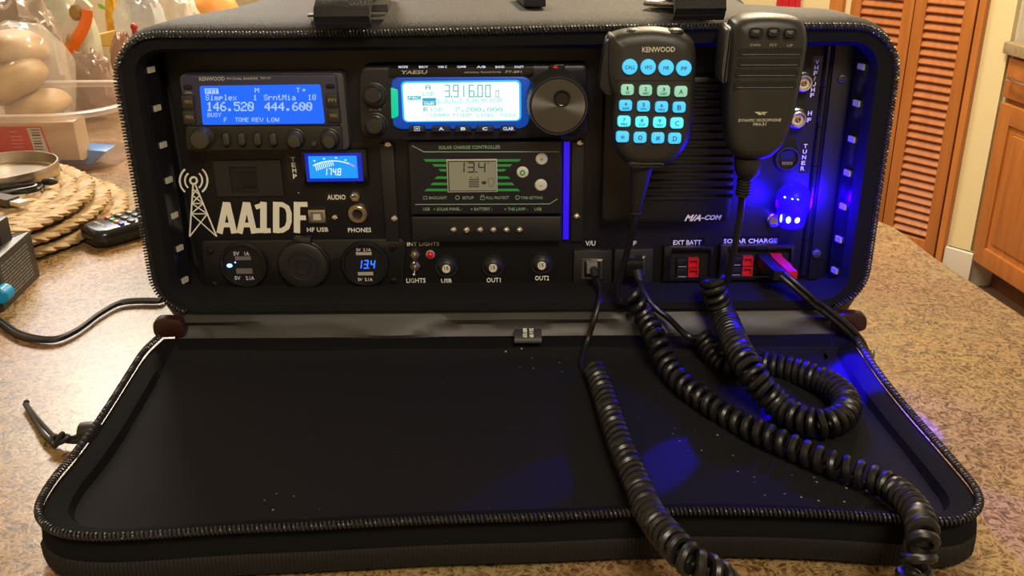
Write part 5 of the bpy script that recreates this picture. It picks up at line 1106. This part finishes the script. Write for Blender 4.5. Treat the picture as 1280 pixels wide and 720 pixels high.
def pile(name, px, py, rpx, Y, mt, label, cat, seed, amp=.16, sc_=3, depth=None, ztop=None, zb=.0006, rub=None):
    """a bag standing on the counter at depth Y whose top reaches photo height py"""
    q = PY(px, py, Y); rx = rpx*hx(px, py, Y); top = ztop or q.z; rz = (top-zb)/2
    mb = crumple((q.x, Y, zb+rz), rx, depth or rx*.7, rz*.94, seed, amp, sc_=sc_)
    return solo(name, mb, mt, label, cat, (q.x, Y, zb), ang=28)
bunm = mat('bread_crust', (.33, .165, .05), .55, var=(22, (.50, .33, .14)), bump=(60, .3))
def bun(px, py, rxp, rzp, Y, ry, label, tilt=0):
    q = PY(px, py, Y); s = hx(px, py, Y); mb = M(Matrix.Translation(q) @ Matrix.Rotation(tilt, 4, 'Y')); R = []
    for i in range(15):
        a = -pi/2+pi*i/14; rr = []
        for k in range(28):
            t = 2*pi*k/28; d = Vector((cos(t)*max(.03, cos(a))**.7, sin(t)*max(.03, cos(a))**.7, sin(a)*(.7 if a < 0 else 1))); w_ = 1+.05*mnoise.noise(d*1.5+Vector((px, py, 0)))
            rr.append((d.x*rxp*s*w_, d.y*ry*w_, d.z*rzp*s*w_))
        R.append(rr)
    mb.loft(R); return solo('bread_roll', mb, bunm, label, 'bread roll', q)
bun(20, 63, 37, 24, .63, .045, 'golden bread roll on top of the bagged rolls at the left edge', .15)
bun(22, 104, 40, 25, .60, .045, 'pale bread roll in the middle of the bagged rolls above the tub', -.5)
bun(48, 133, 38, 20, .615, .045, 'bread roll lowest in the bag, half inside the plastic tub', -.1)
clearm = mat('clear_film', (.80, .76, .70), .1, alpha=.24, bump=(70, 1.0), spec=1.0)
q = PY(22, 98, .61); s_ = hx(22, 98, .61)
bb = crumple((q.x, .61, q.z-.004), 66*s_, .075, 72*s_, 3, .10, 48, 30, .8, 2.6); solo('bread_bag', bb, clearm, 'clear crinkled plastic bag around the bread rolls at the left edge', 'plastic bag', ang=25)
# red labelled pack standing in the tub
a, b, c_, d = RC(-14, 158.5, 63, 203, .545)
rp = thing('bread_pack', 'pack with bright red label and barcode standing inside the tub', 'pack', ((a+c_)/2, .55, .005)); redl = mat('red_label', (.62, .006, .006), .35)
mb = M(); mb.box(a-.02, .5465, max(b, .005), c_+.035, .585, d+.006, .006); part('bag', mb, mat('pack_film', (.55, .40, .26), .3), rp)
mb = M(); mb.prism(rpoly([(a, b+.001), (c_, b), (c_-.008, d), (a, d)], .002), .5452, .5468); rl = part('label', mb, redl, rp, 'red label')
mb = M(); x0, z0, x1, z1 = RC(36.5, 160, 58, 193.5, .545); mb.prism([(x0+.005, z0), (x1+.001, z0), (x1-.005, z1), (x0, z1)], .5449, .5455); bc = part('barcode_panel', mb, white_m, rl, 'white barcode panel')
mb = M()
for k in range(9):
    z = z0+.003+(z1-z0-.006)*k/8; h = .0011 if k % 3 else .0019; mb.box(x0+.0055, .5446, z, x1-.006, .5450, z+h)
part('bars', mb, dark, bc)
mb = M()
for k, (zz, l_) in enumerate(((.85, .5), (.72, .8), (.62, .8), (.52, .8), (.42, .75), (.30, .5))): mb.box(a+.030, .5449, b+(d-b)*zz, a+.030+(x0-a-.034)*l_, .5454, b+(d-b)*zz+.0009)
part('fine_print', mb, mat('pink_print', (.75, .30, .26), .5), rl)
# blue folded pack in the tub
P_ = [PY(x, y, .575) for x, y in ((64, 206), (80, 199), (103, 184.5), (136, 187.5), (122, 198), (118, 212), (90, 214))]
mb = M(); mb.prism([(p.x, max(.0046, p.z)) for p in P_], .568, .60, .002); solo('blue_pack', mb, mat('blue_film', (.05, .28, .75), .3), 'blue folded plastic pack lying in the tub', 'pack')
# the heap of groceries behind
pinkf = mat('mauve_film', (.42, .30, .24), .16, alpha=.72, bump=(30, 1.0), spec=.9); brownf = mat('brown_film', (.40, .22, .13), .2, alpha=.85, bump=(30, 1.0), spec=.9)
pile('plastic_bag', 18, -12, 48, .79, mat('taupe_film', (.34, .27, .22), .18, bump=(25, 1.0), spec=.9), 'taupe crinkled plastic bag above the bread rolls at the top left', 'plastic bag', 11, .16)
g_ = pile('snack_bag', 66, -25, 44, .92, mat('pale_green_film', (.52, .52, .40), .2, bump=(20, .8), spec=.8), 'pale clear snack bag behind the band printed in orange', 'bag', 5, .08, 2.2, depth=.035)
ob_ = M(); pts = [PY(x, y, .872) for x, y in ((66, 72), (76, 68.5), (87, 60), (97, 47.5), (104.5, 34), (108.5, 22), (109, 12))]
pc = cr_spline(pts, 6); R = []
for i, p in enumerate(pc):
    t = (pc[min(i+1, len(pc)-1)]-pc[max(i-1, 0)]).normalized(); n = Vector((-t.z, 0, t.x)); h = .0095*(1.0-.25*abs(i/len(pc)-.4))
    R.append([p+n*h, p+Vector((0, -.004, 0)), p-n*h, p-n*h+Vector((0, .0012, 0)), p+Vector((0, -.0028, 0)), p+n*h+Vector((0, .0012, 0))])
ob_.loft(R)
og = thing('orange_packet', 'curved orange printed packet leaning on the pale snack bag', 'packet', (pts[0].x, .872, 0))
fb = M(); F0 = [PY(x, y, .884) for x, y in ((64, 78), (92, 66), (112, 30), (116, 8), (100, -8), (86, 20), (72, 50))]; fb.prism([(p.x, p.z) for p in F0], .8765, .886, .002); fb.box(pts[0].x-.004, .878, .0006, pts[0].x+.03, .884, F0[0].z+.006); part('packet', fb, mat('cream_pack', (.62, .56, .46), .35), og)
part('orange_band', ob_, mat('orange_print', (.82, .165, .012), .3), og, 'bright orange band')
mb = M(); e = PY(93, 16, .87); mb.sphere((e.x, .8735, e.z), .010, .004, .012, 12, 8); part('emblem', mb, mat('brown_emblem', (.30, .17, .04), .4), og, 'brown emblem')
mb = M(); e = PY(85.5, 52, .866); 
for k in range(3): mb.tube([Vector((e.x+.003*cos(t)+.0015*k, .865, e.z+.005*sin(t)+.003*k)) for t in [2*pi*j/14 for j in range(15)]], .0008, 6)
part('clip', mb, mat('gold_clip', (.55, .38, .08), .3, .6), og, 'small gold clip')
gx0, gz0, gx1, gz1 = RC(70, 88, 104, 108, .88)
gb_ = thing('green_carton', 'small bright green carton at the back of the tub', 'carton', ((gx0+gx1)/2, .895, 0)); mb = M(); mb.box(gx0, .88, .0006, gx1, .91, gz1, .003, .004); part('carton', mb, mat('green_card', (.0, .26, .06), .4), gb_)
mb = M(); mb.box(gx0-.001, .879, gz1-.012, gx1+.001, .911, gz1+.002, .002, .003); part('lid', mb, mat('green_lid', (.01, .33, .09), .35), gb_)
pile('crisp_bag', 109, 60, 27, .85, pinkf, 'mauve crinkled film bag between the green carton and the radio bag', 'plastic bag', 7, .18, 3.4)
pile('brown_bag', 150, 38, 18, .93, brownf, 'reddish brown film bag right beside the radio bag edge', 'plastic bag', 9, .16, 3.5)
x0, z0, x1, z1 = RC(104, 48, 152, 76, 1.0); bxm = thing('cardboard_box', 'tan cardboard box with golden top behind the film bags', 'box', ((x0+x1)/2, 1.04, 0))
mb = M(); mb.box(x0, 1.0, .0006, x1, 1.04, z1-.012, .002); part('box', mb, mat('tan_card', (.62, .46, .30), .5), bxm); mb = M(); mb.loft([[(x0-.002, .998, z1-.012), (x1+.002, .998, z1-.012), (x1+.002, 1.042, z1-.012), (x0-.002, 1.042, z1-.012)], [(x0+.004, 1.002, z1), (x1-.006, 1.002, z1+.012), (x1-.006, 1.04, z1+.012), (x0+.004, 1.04, z1)]]); part('lid', mb, mat('golden_card', (.60, .34, .06), .35), bxm, 'golden lid')
# white pack with leaf, yellow bag, clear bags, orange fruit
x0, z0, x1, z1 = RC(90, -30, 137, 17, 1.13); wp = thing('white_pack', 'white paper pack with a green leaf print behind the orange packet', 'pack', ((x0+x1)/2, 1.15, 0))
mb = M(); mb.box(x0, 1.13, .0006, x1, 1.17, z1, .006, .008); part('pack', mb, mat('white_paper', (.80, .76, .66), .5), wp); mb = M(); lf_ = [PY(x, y, 1.129) for x, y in ((122, 4.5), (127, 5.5), (131.5, 9.5), (131, 12), (126.5, 11), (123, 8))]; mb.prism([(p.x, p.z) for p in lf_], 1.1285, 1.1305); part('leaf_print', mb, mat('leaf_green', (.25, .60, .03), .4), wp, 'light green leaf print')
pile('yellow_bag', 140, -14, 15, 1.07, mat('yellow_pack', (.72, .42, .015), .35, var=(60, (.45, .20, .01)), bump=(60, .6)), 'yellow mesh bag of corn standing behind the clear bags', 'bag', 13, .08, 3)
cf = mat('clear_blue_film', (.62, .66, .72), .1, alpha=.62, bump=(30, 1.0), spec=1.0); cf2 = mat('clear_white_film', (.72, .68, .62), .1, alpha=.75, bump=(30, 1.0), spec=1.0)
pile('clear_bag', 168, -22, 34, 1.0, cf, 'clear bluish plastic bag just above the left end of the bag', 'plastic bag', 15, .18, 3.2)
pile('clear_bag', 214, -18, 30, 1.25, cf2, 'clear whitish plastic bag left of the orange fruit', 'plastic bag', 17, .15, 3)
mb = M(); e = PY(166, 34, .93); mb.sphere((e.x, .935, e.z), .006, n=14, m_=8); mb.lathe([(.0045, 0), (.0045, max(.01, e.z-.004))], (e.x, .935, .0006), 'z', 12); solo('red_cap_bottle', mb, mat('dark_red_cap', (.35, .03, .02), .35), 'tiny dark red cap showing in front of the clear bluish bag', 'bottle')
pile('orange_bag', 262, -18, 34, 1.45, mat('peach_orange', (.80, .36, .10), .4, bump=(40, .4)), 'large peach orange bag just behind the left top edge of the radio bag', 'bag', 21, .05, 2)
